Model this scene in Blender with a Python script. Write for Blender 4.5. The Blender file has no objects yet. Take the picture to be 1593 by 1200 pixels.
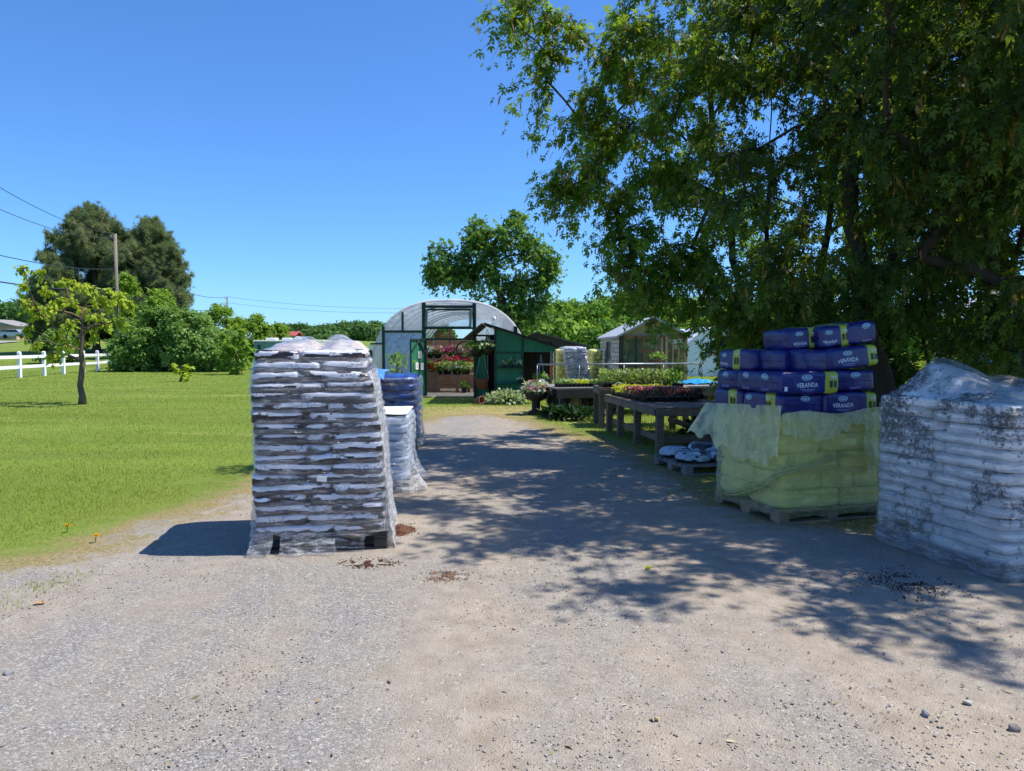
import bpy, math, random
import numpy as np
from mathutils import Vector, Matrix, noise as MN
C = bpy.context.scene.collection
PI = math.pi
F, CX, CY, EYE = 1150.0, 796.5, 600.0, 1.6
PITCH = math.atan(60 / F)
cp, sp = math.cos(PITCH), math.sin(PITCH)

def ray(px, py):
    a, b = (px - CX) / F, (CY - py) / F
    return Vector((a, cp + b * sp, -sp + b * cp))
def P(px, py, Y):                     # world point seen at a photo pixel, Y metres ahead
    d = ray(px, py); t = Y / d.y
    return Vector((d.x * t, Y, EYE + d.z * t))
def G(px, py):                        # ground point seen at a photo pixel
    d = ray(px, py); t = -EYE / d.z
    return Vector((d.x * t, d.y * t, 0))
def X(px, Y): return P(px, 540, Y).x
def Z(py, Y): return P(CX, py, Y).z
def S(r, g, b):
    f = lambda c: c / 255 / 12.92 if c <= 10 else ((c / 255 + .055) / 1.055) ** 2.4
    return (f(r), f(g), f(b))
def sm(t): t = min(1, max(0, t)); return t * t * (3 - 2 * t)

# ---------------------------------------------------------------- things, parts
def props(o, label, cat, group=None, kind=None):
    if label: o['label'] = label
    if cat: o['category'] = cat
    if group: o['group'] = group
    if kind: o['kind'] = kind
    return o
def thing(name, label, cat, loc=(0, 0, 0), rz=0.0, group=None):
    o = bpy.data.objects.new(name, None); C.objects.link(o)
    o.location = loc; o.rotation_euler = (0, 0, rz)
    o.empty_display_size = .1
    return props(o, label, cat, group)
def structure(o): o['kind'] = 'structure'; return o
def copy_tree(o, parent=None):
    c = o.copy(); C.objects.link(c); c.parent = parent
    for ch in list(o.children): copy_tree(ch, c)
    return c
def w2l(root):
    return (Matrix.Translation(root.location) @ Matrix.Rotation(root.rotation_euler.z, 4, 'Z')).inverted()

class MB:
    def __init__(s): s.v = []; s.f = []; s.m = []
    def add(s, vs, fs, mi=0):
        b = len(s.v); s.v += [tuple(v) for v in vs]
        s.f += [tuple(i + b for i in f) for f in fs]; s.m += [mi] * len(fs); return s
    def box(s, c, d, rz=0, mi=0, rot=None):
        hx, hy, hz = d[0] / 2, d[1] / 2, d[2] / 2
        R = rot if rot is not None else Matrix.Rotation(rz, 3, 'Z')
        vs = [R @ Vector((x * hx, y * hy, z * hz)) + Vector(c) for x in (-1, 1) for y in (-1, 1) for z in (-1, 1)]
        return s.add(vs, [(0, 1, 3, 2), (4, 6, 7, 5), (0, 4, 5, 1), (2, 3, 7, 6), (0, 2, 6, 4), (1, 5, 7, 3)], mi)
    def bx(s, x0, x1, y0, y1, z0, z1, mi=0):
        return s.box(((x0 + x1) / 2, (y0 + y1) / 2, (z0 + z1) / 2), (x1 - x0, y1 - y0, z1 - z0), 0, mi)
    def bar(s, a, b, w, h, mi=0, up=(0, 0, 1)):
        a, b = Vector(a), Vector(b); d = b - a; L = d.length; y = d / L; u = Vector(up)
        if abs(y.dot(u)) > .98: u = Vector((0, 1, 0))
        x = y.cross(u).normalized(); z = x.cross(y)
        R = Matrix((x, y, z)).transposed()
        return s.box((a + b) / 2, (w, L, h), 0, mi, R)
    def tube(s, pts, rad, n=8, mi=0, cap=True):
        pts = [Vector(p) for p in pts]
        if not hasattr(rad, '__len__'): rad = [rad] * len(pts)
        vs, fs = [], []; pu = None
        for i, p in enumerate(pts):
            t = (pts[min(i + 1, len(pts) - 1)] - pts[max(i - 1, 0)])
            t = t.normalized() if t.length > 1e-9 else Vector((0, 0, 1))
            if pu is None:
                pu = Vector((1, 0, 0)) if abs(t.x) < .8 else Vector((0, 1, 0))
            u = (pu - t * pu.dot(t)).normalized(); pu = u; w = t.cross(u)
            for k in range(n):
                a = 2 * PI * k / n
                vs.append(p + (u * math.cos(a) + w * math.sin(a)) * rad[i])
        for i in range(len(pts) - 1):
            for k in range(n):
                k2 = (k + 1) % n
                fs.append((i * n + k, i * n + k2, (i + 1) * n + k2, (i + 1) * n + k))
        if cap:
            fs.append(tuple(range(n - 1, -1, -1))); fs.append(tuple(range((len(pts) - 1) * n, len(pts) * n)))
        return s.add(vs, fs, mi)
    def lathe(s, prof, n=20, at=(0, 0, 0), mi=0, axis='z'):
        vs, fs = [], []
        for r, z in prof:
            for k in range(n):
                a = 2 * PI * k / n
                c = (r * math.cos(a), r * math.sin(a), z) if axis == 'z' else (r * math.cos(a), z, r * math.sin(a))
                vs.append(Vector(c) + Vector(at))
        for i in range(len(prof) - 1):
            for k in range(n):
                k2 = (k + 1) % n
                fs.append((i * n + k, i * n + k2, (i + 1) * n + k2, (i + 1) * n + k))
        return s.add(vs, fs, mi)
    def prism(s, poly, y0, y1, mi=0):   # polygon in x,z extruded along y
        n = len(poly)
        vs = [(x, y0, z) for x, z in poly] + [(x, y1, z) for x, z in poly]
        fs = [tuple(range(n)), tuple(range(2 * n - 1, n - 1, -1))]
        fs += [(i, i + n, (i + 1) % n + n, (i + 1) % n) for i in range(n)]
        return s.add(vs, fs, mi)
    def grid(s, nu, nv, fn, mi=0, wrap=False):
        vs = [fn(i / (nu if wrap else nu - 1), j / (nv - 1)) for j in range(nv) for i in range(nu)]
        fs = []
        for j in range(nv - 1):
            for i in range(nu if wrap else nu - 1):
                i2 = (i + 1) % nu
                fs.append((j * nu + i, j * nu + i2, (j + 1) * nu + i2, (j + 1) * nu + i))
        return s.add(vs, fs, mi)
    def build(s, name, mats, parent=None, smooth=False, bevel=0, world=False, solid=0):
        me = bpy.data.meshes.new(name)
        vs = s.v
        if world and parent is not None:
            m = w2l(parent); vs = [tuple(m @ Vector(v)) for v in vs]
        me.from_pydata(vs, [], s.f)
        for m in (mats if isinstance(mats, (list, tuple)) else [mats]): me.materials.append(m)
        me.polygons.foreach_set('material_index', s.m)
        if smooth: me.polygons.foreach_set('use_smooth', [True] * len(s.f))
        me.update()
        o = bpy.data.objects.new(name, me); C.objects.link(o)
        if parent is not None: o.parent = parent
        if solid:
            m = o.modifiers.new('s', 'SOLIDIFY'); m.thickness = solid; m.offset = 0
        if bevel:
            m = o.modifiers.new('b', 'BEVEL'); m.width = bevel; m.segments = 2; m.limit_method = 'ANGLE'; m.angle_limit = .6
        return o

def npmesh(name, verts, faces, mat, parent=None, attr=None, smooth=False):
    """verts (N,3), faces (M,k) numpy -> one mesh object; attr {name: per-vertex float array}"""
    me = bpy.data.meshes.new(name); k = faces.shape[1]
    me.vertices.add(len(verts)); me.vertices.foreach_set('co', np.ascontiguousarray(verts, dtype=np.float32).ravel())
    me.loops.add(faces.size); me.loops.foreach_set('vertex_index', np.ascontiguousarray(faces, dtype=np.int32).ravel())
    me.polygons.add(len(faces)); me.polygons.foreach_set('loop_start', np.arange(0, faces.size, k, dtype=np.int32))
    if smooth: me.polygons.foreach_set('use_smooth', np.ones(len(faces), dtype=bool))
    for a, val in (attr or {}).items():
        at = me.attributes.new(a, 'FLOAT', 'POINT'); at.data.foreach_set('value', np.ascontiguousarray(val, dtype=np.float32))
    me.update(calc_edges=True); me.validate()
    for m in (mat if isinstance(mat, (list, tuple)) else [mat]): me.materials.append(m)
    o = bpy.data.objects.new(name, me); C.objects.link(o)
    if parent is not None: o.parent = parent
    return o

def unit(a): return a / np.maximum(np.linalg.norm(a, axis=-1, keepdims=True), 1e-9)
def scatter(pos, axis, up, size, TV, TF, rnd):
    """instances a small template (TV verts in axis/side/normal coordinates, TF faces) at each position"""
    d = unit(axis); n = up - d * np.sum(up * d, 1, keepdims=True); n = unit(n); s = np.cross(d, n)
    N, K = len(pos), len(TV)
    sz = np.broadcast_to(np.asarray(size, dtype=float).reshape(-1, 1, 1), (N, 1, 1))
    V = pos[:, None, :] + sz * (TV[None, :, 0:1] * d[:, None, :] + TV[None, :, 1:2] * s[:, None, :] + TV[None, :, 2:3] * n[:, None, :])
    Fc = (TF[None] + (np.arange(N) * K)[:, None, None]).reshape(-1, TF.shape[1])
    return V.reshape(-1, 3), Fc, np.repeat(rnd, K)

# ---------------------------------------------------------------- materials
class NT:
    def __init__(s, name):
        s.m = bpy.data.materials.new(name); s.m.use_nodes = True
        s.t = s.m.node_tree; s.t.nodes.clear(); s.out = s.t.nodes.new('ShaderNodeOutputMaterial')
    def n(s, typ, **kw):
        nd = s.t.nodes.new('ShaderNode' + typ)
        for k, v in kw.items():
            if k.startswith('_'): setattr(nd, k[1:], v)
            else: s.set(nd, k, v)
        return nd
    def set(s, nd, k, v):
        i = nd.inputs[int(k[1:])] if (k[0] == 'i' and k[1:].isdigit()) else nd.inputs[k.replace('__', ' ')]
        if isinstance(v, bpy.types.NodeSocket): s.t.links.new(v, i)
        elif isinstance(v, bpy.types.Node): s.t.links.new(v.outputs[0], i)
        else:
            if isinstance(v, tuple) and len(v) == 3 and i.type == 'RGBA': v = (*v, 1)
            i.default_value = v
    def obj(s, scale=(1, 1, 1)):
        c = s.n('TexCoord'); mp = s.n('Mapping', Vector=c.outputs['Object'], Scale=scale); return mp
    def gen(s): return s.n('TexCoord').outputs['Generated']
    def noise(s, vec, scale=5., detail=4., rough=.55, dist=0.):
        return s.n('TexNoise', Vector=vec, Scale=scale, Detail=detail, Roughness=rough, Distortion=dist).outputs['Fac']
    def ramp(s, fac, stops, interp='LINEAR'):
        r = s.n('ValToRGB', Fac=fac); e = r.color_ramp; e.interpolation = interp
        while len(e.elements) < len(stops): e.elements.new(.5)
        for el, (p, c) in zip(e.elements, stops):
            el.position = p; el.color = (*c, 1) if isinstance(c, tuple) else (c, c, c, 1)
        return r.outputs[0]
    def mix(s, fac, a, b, mode='MIX'):
        m = s.n('Mix', _data_type='RGBA', _blend_type=mode); s.set(m, 'i0', fac); s.set(m, 'i6', a); s.set(m, 'i7', b); return m.outputs[2]
    def math(s, op, a, b=0., c=None):
        m = s.n('Math', _operation=op); s.set(m, 'i0', a); s.set(m, 'i1', b)
        if c is not None: s.set(m, 'i2', c)
        return m.outputs[0]
    def mr(s, v, a, b, c=0., d=1.):
        return s.n('MapRange', i0=v, i1=a, i2=b, i3=c, i4=d).outputs[0]
    def bump(s, h, strength=.3, dist=.01): return s.n('Bump', Height=h, Strength=strength, Distance=dist).outputs[0]
    def attr(s, name): return s.n('Attribute', _attribute_name=name).outputs['Fac']
    def pr(s, col, rough=.6, **kw):
        b = s.n('BsdfPrincipled'); s.set(b, 'i0', col); s.set(b, 'Roughness', rough)
        for k, v in kw.items(): s.set(b, k, v)
        return b.outputs[0]
    def shader(s, sh): s.t.links.new(sh, s.out.inputs['Surface']); return s.m
    def mixs(s, fac, a, b):
        m = s.n('MixShader'); s.set(m, 'i0', fac); s.set(m, 'i1', a); s.set(m, 'i2', b); return m.outputs[0]

def plain(name, col, rough=.6, var=.2, scale=6., stretch=(1, 1, 1), bump=.15, metal=0., col2=None, spec=.4):
    """weathered everyday surface: two tones of noise, roughness wear, light bump"""
    t = NT(name); v = t.obj(stretch)
    a = t.noise(v, scale, 5.); b = t.noise(v, scale * 6, 3.)
    lo = tuple(c * (1 - var) for c in col); hi = col2 or tuple(min(1, c * (1 + var)) for c in col)
    c = t.mix(t.mr(b, .3, .7, 0, .5), t.ramp(a, [(.3, lo), (.7, hi)]), tuple(c * (1 - var * .6) for c in col))
    r = t.mr(a, .3, .7, max(.05, rough - .1), min(1, rough + .12))
    kw = dict(Metallic=metal); kw['Specular IOR Level'] = spec
    return t.shader(t.pr(c, r, Normal=t.bump(b, bump, .004), **kw))
def wood(name, col, col2, scale=1., axis=0, bump=.35):
    t = NT(name); st = [14, 14, 14]; st[axis] = 1.2
    v = t.obj(tuple(s * scale for s in st)); g = t.noise(v, 2.2, 6., .65, .6); k = t.noise(t.obj(), 3., 3.)
    c = t.mix(t.mr(k, .35, .7, 0, .5), t.ramp(g, [(.28, col), (.72, col2)]), tuple(x * .55 for x in col))
    return t.shader(t.pr(c, .8, Normal=t.bump(g, bump, .004)))
def leafmat(name, a, b, c=None, trans=.45, rough=.45, attr='rnd', tcol=None):
    t = NT(name); r = t.attr(attr)
    stops = [(.0, a), (.6, b)] + ([(1., c)] if c else [])
    col = t.ramp(r, stops)
    p = t.pr(col, rough + .1, **{'Specular IOR Level': .2})
    tr = t.n('BsdfTranslucent', Color=t.mix(.6, col, tcol or tuple(min(1, x * y) for x, y in zip(b, (2.2, 2.0, 1.0))))).outputs[0]
    return t.shader(t.mixs(trans, p, tr))
# ================================================================ ground, driveway, lawn
def H(x, y):
    return .045 * min(65, max(0, y - 50)) * sm((-x - 15) / 18)
DRV = [(-14, -8), (-9, 1.5), (-5.2, 4.1), (-3.75, 5.2), (-3.3, 5.9), (-3.2, 6.7), (-2.95, 8.3), (-2.6, 10.5), (-1.95, 13.2), (-2.0, 15.6), (-1.4, 17.2), (-.6, 17.3),
       (.1, 16.2), (1.0, 13.3), (1.55, 12.2), (1.75, 10.4), (2.0, 9.1), (2.05, 7.6), (2.4, 6.75), (3.3, 6.55), (4.5, 6.2), (6.5, 5.6), (10, 5.2), (18, 3), (18, -8)]
_D = np.array(DRV, dtype=float)
def drive_sd(p):                        # signed distance to the driveway edge, positive on the gravel
    a = _D; b = np.roll(_D, -1, 0); best = np.full(len(p), 1e9); ins = np.zeros(len(p), bool)
    for (ax, ay), (bx, by) in zip(a, b):
        e = np.array([bx - ax, by - ay]); w = p - np.array([ax, ay])
        t = np.clip((w @ e) / (e @ e), 0, 1); d = np.linalg.norm(w - t[:, None] * e, axis=1); best = np.minimum(best, d)
        c = (ay > p[:, 1]) != (by > p[:, 1])
        with np.errstate(divide='ignore', invalid='ignore'):
            xi = (bx - ax) * (p[:, 1] - ay) / (by - ay) + ax
        ins ^= c & (p[:, 0] < xi)
    return np.where(ins, best, -best)

def ground_material():
    t = NT('ground_surface'); g = t.n('NewGeometry').outputs['Position']
    e = t.attr('edge')
    n1 = t.noise(g, 1.3, 5., .65); n2 = t.noise(g, 6., 4., .6); n3 = t.noise(g, .35, 3.)
    # gravel: grey stone over tan fines, with individual pebbles
    vo = t.n('TexVoronoi', Vector=g, Scale=115., Randomness=1.); vs = t.n('TexVoronoi', Vector=g, Scale=38., Randomness=1.)
    peb = t.n('SeparateColor', Color=vo.outputs['Color']).outputs[0]
    big = t.n('SeparateColor', Color=vs.outputs['Color']).outputs[1]
    tan = t.ramp(n2, [(.3, S(158, 145, 127)), (.7, S(184, 172, 155))])
    grey = t.ramp(peb, [(.0, S(84, 83, 83)), (.35, S(132, 131, 129)), (.75, S(162, 159, 154)), (.93, S(184, 178, 168)), (1., S(206, 199, 188))])
    tracks = t.noise(t.n('Mapping', Vector=g, Rotation=(0, 0, .12), Scale=(1., .22, 1.)).outputs[0], .9, 4., .6)
    cover = t.mr(t.math('ADD', t.math('MULTIPLY', tracks, .75), t.math('MULTIPLY', n1, .45)), .52, .72, .05, .95)
    nx = t.math('MULTIPLY', t.n('SeparateXYZ', Vector=g).outputs[0], .085)     # looser grey stone towards the lawn side
    cover = t.n('Clamp', i0=t.math('SUBTRACT', cover, nx)).outputs[0]
    sx_ = t.n('SeparateXYZ', Vector=g); wob = t.math('MULTIPLY', t.math('SUBTRACT', n3, .5), 1.2)
    for xc in (-.35, 1.25):                        # packed wheel tracks
        dx = t.math('ADD', t.math('SUBTRACT', sx_.outputs[0], xc), wob); cover = t.math('SUBTRACT', cover, t.math('MULTIPLY', t.mr(t.math('ABSOLUTE', dx), .5, .1), t.mr(n1, .3, .6, .0, .2)))
    cover = t.n('Clamp', i0=cover).outputs[0]
    cover = t.math('MULTIPLY', cover, t.mr(peb, .05, .3, .35, 1.))
    gc = t.mix(cover, tan, grey)
    gc = t.mix(t.mr(big, .93, .97, 0., .75), gc, t.ramp(peb, [(.2, S(110, 96, 84)), (.8, S(205, 198, 188))]))
    gc = t.mix(t.mr(t.noise(g, 22., 3., .7), .6, .75, 0., .35), gc, S(110, 98, 86))
    red = t.mr(t.noise(g, .8, 4.), .58, .7, 0., .4); gc = t.mix(t.math('MULTIPLY', red, .6), gc, S(163, 142, 126)); gc = t.mix(1., gc, (.79, .785, .79), 'MULTIPLY')
    # grass soil and dry thatch
    soil = t.ramp(n2, [(.3, S(84, 98, 36)), (.75, S(118, 130, 54))])
    straw = t.ramp(t.noise(g, 30., 3., .7), [(.3, S(120, 108, 70)), (.7, S(180, 162, 112))])
    far = t.ramp(n3, [(.3, S(92, 112, 42)), (.7, S(116, 132, 54))])
    stripe = t.noise(t.n('Mapping', Vector=g, Rotation=(0, 0, -.25), Scale=(.05, 1.1, 1.)).outputs[0], .8, 2.)
    soil = t.mix(.6, soil, far); soil = t.mix(t.mr(stripe, .42, .62, 0., .3), soil, S(126, 150, 62))
    dry = t.mr(t.noise(t.n('Mapping', Vector=g, Scale=(.25, 1., 1.)).outputs[0], .5, 4., .6), .62, .7, 0., .8)
    soil = t.mix(dry, soil, S(160, 158, 92))
    sp_ = t.n('SeparateXYZ', Vector=g); wx = t.math('POWER', t.math('DIVIDE', t.math('ADD', sp_.outputs[0], .5), 2.8), 2.); wy = t.math('POWER', t.math('DIVIDE', t.math('SUBTRACT', sp_.outputs[1], 18.2), 2.2), 2.)
    soil = t.mix(t.math('MULTIPLY', t.mr(t.math('ADD', t.math('ADD', wx, wy), t.math('MULTIPLY', n1, .8)), 1.5, .6), .85), soil, straw)
    ej = t.math('ADD', e, t.math('MULTIPLY', t.math('SUBTRACT', n1, .5), 1.5))
    ej = t.math('ADD', ej, t.math('MULTIPLY', t.math('SUBTRACT', n2, .5), .7))
    straw = t.mix(1., straw, (.76, .76, .76), 'MULTIPLY'); c = t.mix(t.mr(ej, -.55, -.1), soil, straw); c = t.mix(t.mr(ej, -.02, .32), c, gc)
    h = t.math('ADD', t.math('MULTIPLY', vo.outputs['Distance'], -.9), t.math('MULTIPLY', t.noise(g, 200., 2.), .6))
    h = t.math('ADD', h, t.math('MULTIPLY', t.math('MULTIPLY', vs.outputs['Distance'], -.8), t.mr(big, .5, .9)))
    nrm = t.bump(h, .85, .006); 
    nrm2 = t.n('Bump', Height=n2, Strength=.5, Distance=.03, Normal=nrm).outputs[0]
    return t.shader(t.pr(c, .93, Normal=nrm2, **{'Specular IOR Level': .15}))
GM = ground_material()

def sheet(name, xs, ys, zoff, keep=None):
    xx, yy = np.meshgrid(xs, ys); p = np.stack([xx.ravel(), yy.ravel()], 1); sd = drive_sd(p)
    z = np.array([H(x, y) for x, y in p]) + zoff
    near = np.clip(1 - np.abs(p[:, 1] - 8) / 25, 0, 1) * (np.abs(p[:, 0]) < 15)
    z += near * np.array([.012 * MN.noise(Vector((x * .7, y * .7, 1))) for x, y in p])
    nx, ny = len(xs), len(ys); i, j = np.meshgrid(np.arange(nx - 1), np.arange(ny - 1)); a = (j * nx + i).ravel()
    f = np.stack([a, a + 1, a + nx + 1, a + nx], 1)
    if keep is not None: f = f[keep(sd, f)]
    used = np.unique(f); mp = np.full(len(p), -1); mp[used] = np.arange(len(used))
    V = np.column_stack([p, z])[used]
    return structure(npmesh(name, V, mp[f], GM, attr={'edge': np.clip(sd, -5, 5)[used]}, smooth=True))
def spaced(lo, hi, step, far):
    a = list(np.arange(lo, hi + 1e-6, step)); s = step; x = hi
    while x < far: s *= 1.35; x += s; a.append(x)
    s = step; x = lo
    while x > -far: s *= 1.35; x -= s; a.insert(0, x)
    return np.array(a)
ground = sheet('ground', spaced(-12, 12, .4, 2500), spaced(-4, 26, .4, 2500), -.006)
drive = sheet('gravel_driveway', np.arange(-14, 18.01, .2), np.arange(-8, 18, .2), 0., lambda sd, f: sd[f].max(1) > -.75)

# loose pebbles lying on the drive
rng = np.random.default_rng(4)
def fan(n, y0, y1, xl, xr, power=1.):            # points in the camera's wedge, denser near it
    u = rng.random(n); Y = y0 * (y1 / y0) ** (u ** power) ; k = rng.uniform(xl, xr, n); return np.column_stack([k * Y, Y])
pp = fan(40000, 2.2, 12, -.8, .8); sd = drive_sd(pp); pp = pp[sd > -.25]
dens = np.array([MN.noise(Vector((x * .9, y * .35, 3))) + .35 * MN.noise(Vector((x * 3, y * 3, 5))) - .05 * x for x, y in pp])
pp = pp[dens + rng.normal(0, .25, len(pp)) > -.02]
N = len(pp)
phi = (1 + 5 ** .5) / 2
IV = unit(np.array([(-1, phi, 0), (1, phi, 0), (-1, -phi, 0), (1, -phi, 0), (0, -1, phi), (0, 1, phi), (0, -1, -phi), (0, 1, -phi), (phi, 0, -1), (phi, 0, 1), (-phi, 0, -1), (-phi, 0, 1)], float))
IF = np.array([(0, 11, 5), (0, 5, 1), (0, 1, 7), (0, 7, 10), (0, 10, 11), (1, 5, 9), (5, 11, 4), (11, 10, 2), (10, 7, 6), (7, 1, 8), (3, 9, 4), (3, 4, 2), (3, 2, 6), (3, 6, 8), (3, 8, 9), (4, 9, 5), (2, 4, 11), (6, 2, 10), (8, 6, 7), (9, 8, 1)])
TVs = IV * np.array([1, .75, .36])
size = np.clip(rng.lognormal(math.log(.0034), .5, N), .0016, .0095)
ang = rng.uniform(0, 2 * PI, N); ax = np.column_stack([np.cos(ang), np.sin(ang), rng.normal(0, .2, N)])
V, Fc, rn = scatter(np.column_stack([pp, size * .02 + .003]), ax, np.tile([0, 0, 1.], (N, 1)) + rng.normal(0, .25, (N, 3)), size, TVs, IF, rng.random(N))
V += rng.normal(0, 1, V.shape) * np.repeat(size, 12)[:, None] * .13
t = NT('pebble_stone'); pc = t.ramp(t.attr('rnd'), [(0, S(108, 104, 100)), (.35, S(138, 134, 129)), (.7, S(156, 150, 142)), (.9, S(156, 140, 123)), (1, S(196, 192, 184))])
pebm = t.shader(t.pr(pc, .85))
props(npmesh('gravel', V, Fc, pebm, attr={'rnd': rn}), 'loose grey and tan pebbles scattered on the gravel drive', 'gravel', kind='stuff')

# grass blades
def grass(name, pts, hgt, wid, label, mat, lean=.5):
    N = len(pts); a = rng.uniform(0, 2 * PI, N)
    out = np.column_stack([np.cos(a), np.sin(a), np.zeros(N)]); side = np.column_stack([-np.sin(a), np.cos(a), np.zeros(N)])
    z = np.array([H(x, y) for x, y in pts]); b = np.column_stack([pts, z - .008])
    l = rng.uniform(.1, 1, N)[:, None] * lean * hgt[:, None]
    mid = b + out * l * .35 + np.array([0, 0, 1]) * hgt[:, None] * .6; tip = b + out * l + np.array([0, 0, 1]) * hgt[:, None]
    w = wid[:, None] * .5
    V = np.stack([b - side * w, b + side * w, mid + side * w * .8, mid - side * w * .8, tip], 1).reshape(-1, 3)
    k = (np.arange(N) * 5)[:, None]
    Fc = np.concatenate([k + np.array([[0, 1, 2]]), k + np.array([[0, 2, 3]]), k + np.array([[3, 2, 4]])])
    nz = np.array([.5 + .45 * MN.noise(Vector((x * .4, y * .9, 9))) + .32 * MN.noise(Vector((x * .1 + y * .03, y * .5 - x * .22, 4))) + .35 * MN.noise(Vector((x * 2.5, y * 2.5, 2))) for x, y in pts])
    rv = np.clip(nz * .6 + rng.random(N) * .4, 0, 1)
    return props(npmesh(name, V, Fc, mat, attr={'rnd': np.repeat(rv, 5)}), label, 'grass', kind='stuff')
gmat = leafmat('grass_blade', S(110, 128, 46), S(152, 166, 74), S(190, 197, 116), trans=.4, rough=.5)
drym = leafmat('dry_grass_blade', S(96, 116, 40), S(150, 146, 78), S(196, 178, 122), trans=.3, rough=.6)
pts = fan(420000, 4.6, 60, -.82, .82, .95); sd = drive_sd(pts)
keep = sd + rng.normal(0, .12, len(pts)) < -.38
keep &= ~((pts[:, 0] > -2.8) & (pts[:, 0] < 2.5) & (pts[:, 1] > 23.6))
thin = np.array([MN.noise(Vector((x * 1.1, y * 1.1, 7))) for x, y in pts]); keep &= (thin > -.2) | (sd < -1.1)
pts, sd = pts[keep], sd[keep]; N = len(pts)
edge = np.clip((-sd - .3) / 1.0, 0, 1)
worn = np.exp(-((pts[:, 0] + .6) / 2.6) ** 2 - ((pts[:, 1] - 18.4) / 2.) ** 2)
worn = np.maximum(worn, .8 * np.exp(-((pts[:, 0] - 1.6) / 1.3) ** 2 - ((pts[:, 1] - 14.5) / 2.) ** 2))
streak = np.array([MN.noise(Vector((x * .1, y * .5 + x * .06, 21))) for x, y in pts]); worn = np.maximum(worn, np.clip((streak - .3) * 4, 0, 1) * np.clip((pts[:, 1] - 17) / 8, 0, .8) * (pts[:, 0] < -2))
isdry = rng.random(N) > (.25 + .75 * edge) * (1 - .75 * worn)
kp = rng.random(N) > .6 * worn; pts, edge, isdry, sd = pts[kp], edge[kp], isdry[kp], sd[kp]; N = len(pts)
hg = (.018 + .017 * rng.random(N)) * (.6 + .4 * edge) * np.where(pts[:, 0] > .5, 1.9, 1.) * (1 + pts[:, 1] / 60)
wd = .0013 + .0005 * pts[:, 1]
grass('grass', pts[~isdry], hg[~isdry], wd[~isdry], 'short green mown grass covering the lawn and verges', gmat)
grass('dry_grass', pts[isdry], hg[isdry], wd[isdry], 'thin straw coloured grass along the gravel edge', drym, 1.)
# tufts of weeds at the gravel edge
tp = []
for px, py, n, r in ((65, 912, 120, .1), (15, 940, 60, .08), (120, 895, 60, .09), (225, 835, 60, .06), (1350, 822, 240, .25), (612, 780, 60, .08), (1395, 850, 90, .12), (880, 690, 200, .4), (1010, 735, 300, .35), (1090, 775, 260, .3)):
    g = G(px, py); tp.append(np.column_stack([rng.normal(g.x, r, n), rng.normal(g.y, r, n)]))
tp = np.concatenate(tp); N = len(tp)
grass('weeds', tp, rng.uniform(.012, .04, N), np.full(N, .005), 'small green weed tufts growing at the edge of the gravel', gmat, 1.1)
# ================================================================ pallets, wrapped stacks, bags, bales
W_pal = wood('pallet_wood', S(120, 104, 84), S(164, 148, 122)); W_old = wood('weathered_grey_wood', S(104, 100, 96), S(148, 143, 136))
W_dark = wood('dark_wet_wood', S(48, 42, 38), S(78, 70, 62))

def filmmat(name, tint=(.9, .92, .95), haze=.35, lo=.46, hi=.72, rough=.14, stretch=(1.2, 1.2, 7), scale=5., thru=(.97, .97, .98)):
    """clear stretch film: see-through, sharp glints, milky, with crease highlights painted as white streaks"""
    t = NT(name); v = t.obj(stretch)
    a = t.noise(v, scale, 6., .62, .8); b = t.noise(t.obj((3, 3, 3)), 2.5, 4., .6, .4); c = t.noise(t.obj((stretch[0] * 1.1, stretch[1] * 1.1, stretch[2] * 2.)), scale * 2, 4., .7, 1.5)
    h = t.math('ADD', a, t.math('MULTIPLY', c, .35)); nrm = t.bump(h, .9, .03)
    fr = t.n('LayerWeight', Blend=.45, Normal=nrm).outputs['Facing']
    gl = t.n('BsdfGlossy', Color=(1., 1., 1.), Roughness=rough, Normal=nrm).outputs[0]
    tr = t.n('BsdfTransparent', Color=thru).outputs[0]
    base = t.mixs(t.mr(fr, .15, 1., .015, .55), tr, gl)
    df = t.n('BsdfDiffuse', Color=tint, Normal=nrm).outputs[0]; tl = t.n('BsdfTranslucent', Color=tint, Normal=nrm).outputs[0]
    milk = t.mixs(.4, df, tl)
    f = t.math('MULTIPLY', t.mr(t.math('ADD', t.math('MULTIPLY', a, .6), t.math('MULTIPLY', b, .4)), lo, hi, .04, 1.), haze)
    cr = t.mr(t.math('ABSOLUTE', t.math('SUBTRACT', c, .5)), .0, .03, 1., 0.); f = t.n('Clamp', i0=t.math('ADD', f, t.math('MULTIPLY', cr, t.math('MULTIPLY', t.mr(a, .42, .58), .2 + haze)))).outputs[0]  # thin white streaks paint crease highlights into the film
    return t.shader(t.mixs(f, base, milk))

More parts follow.
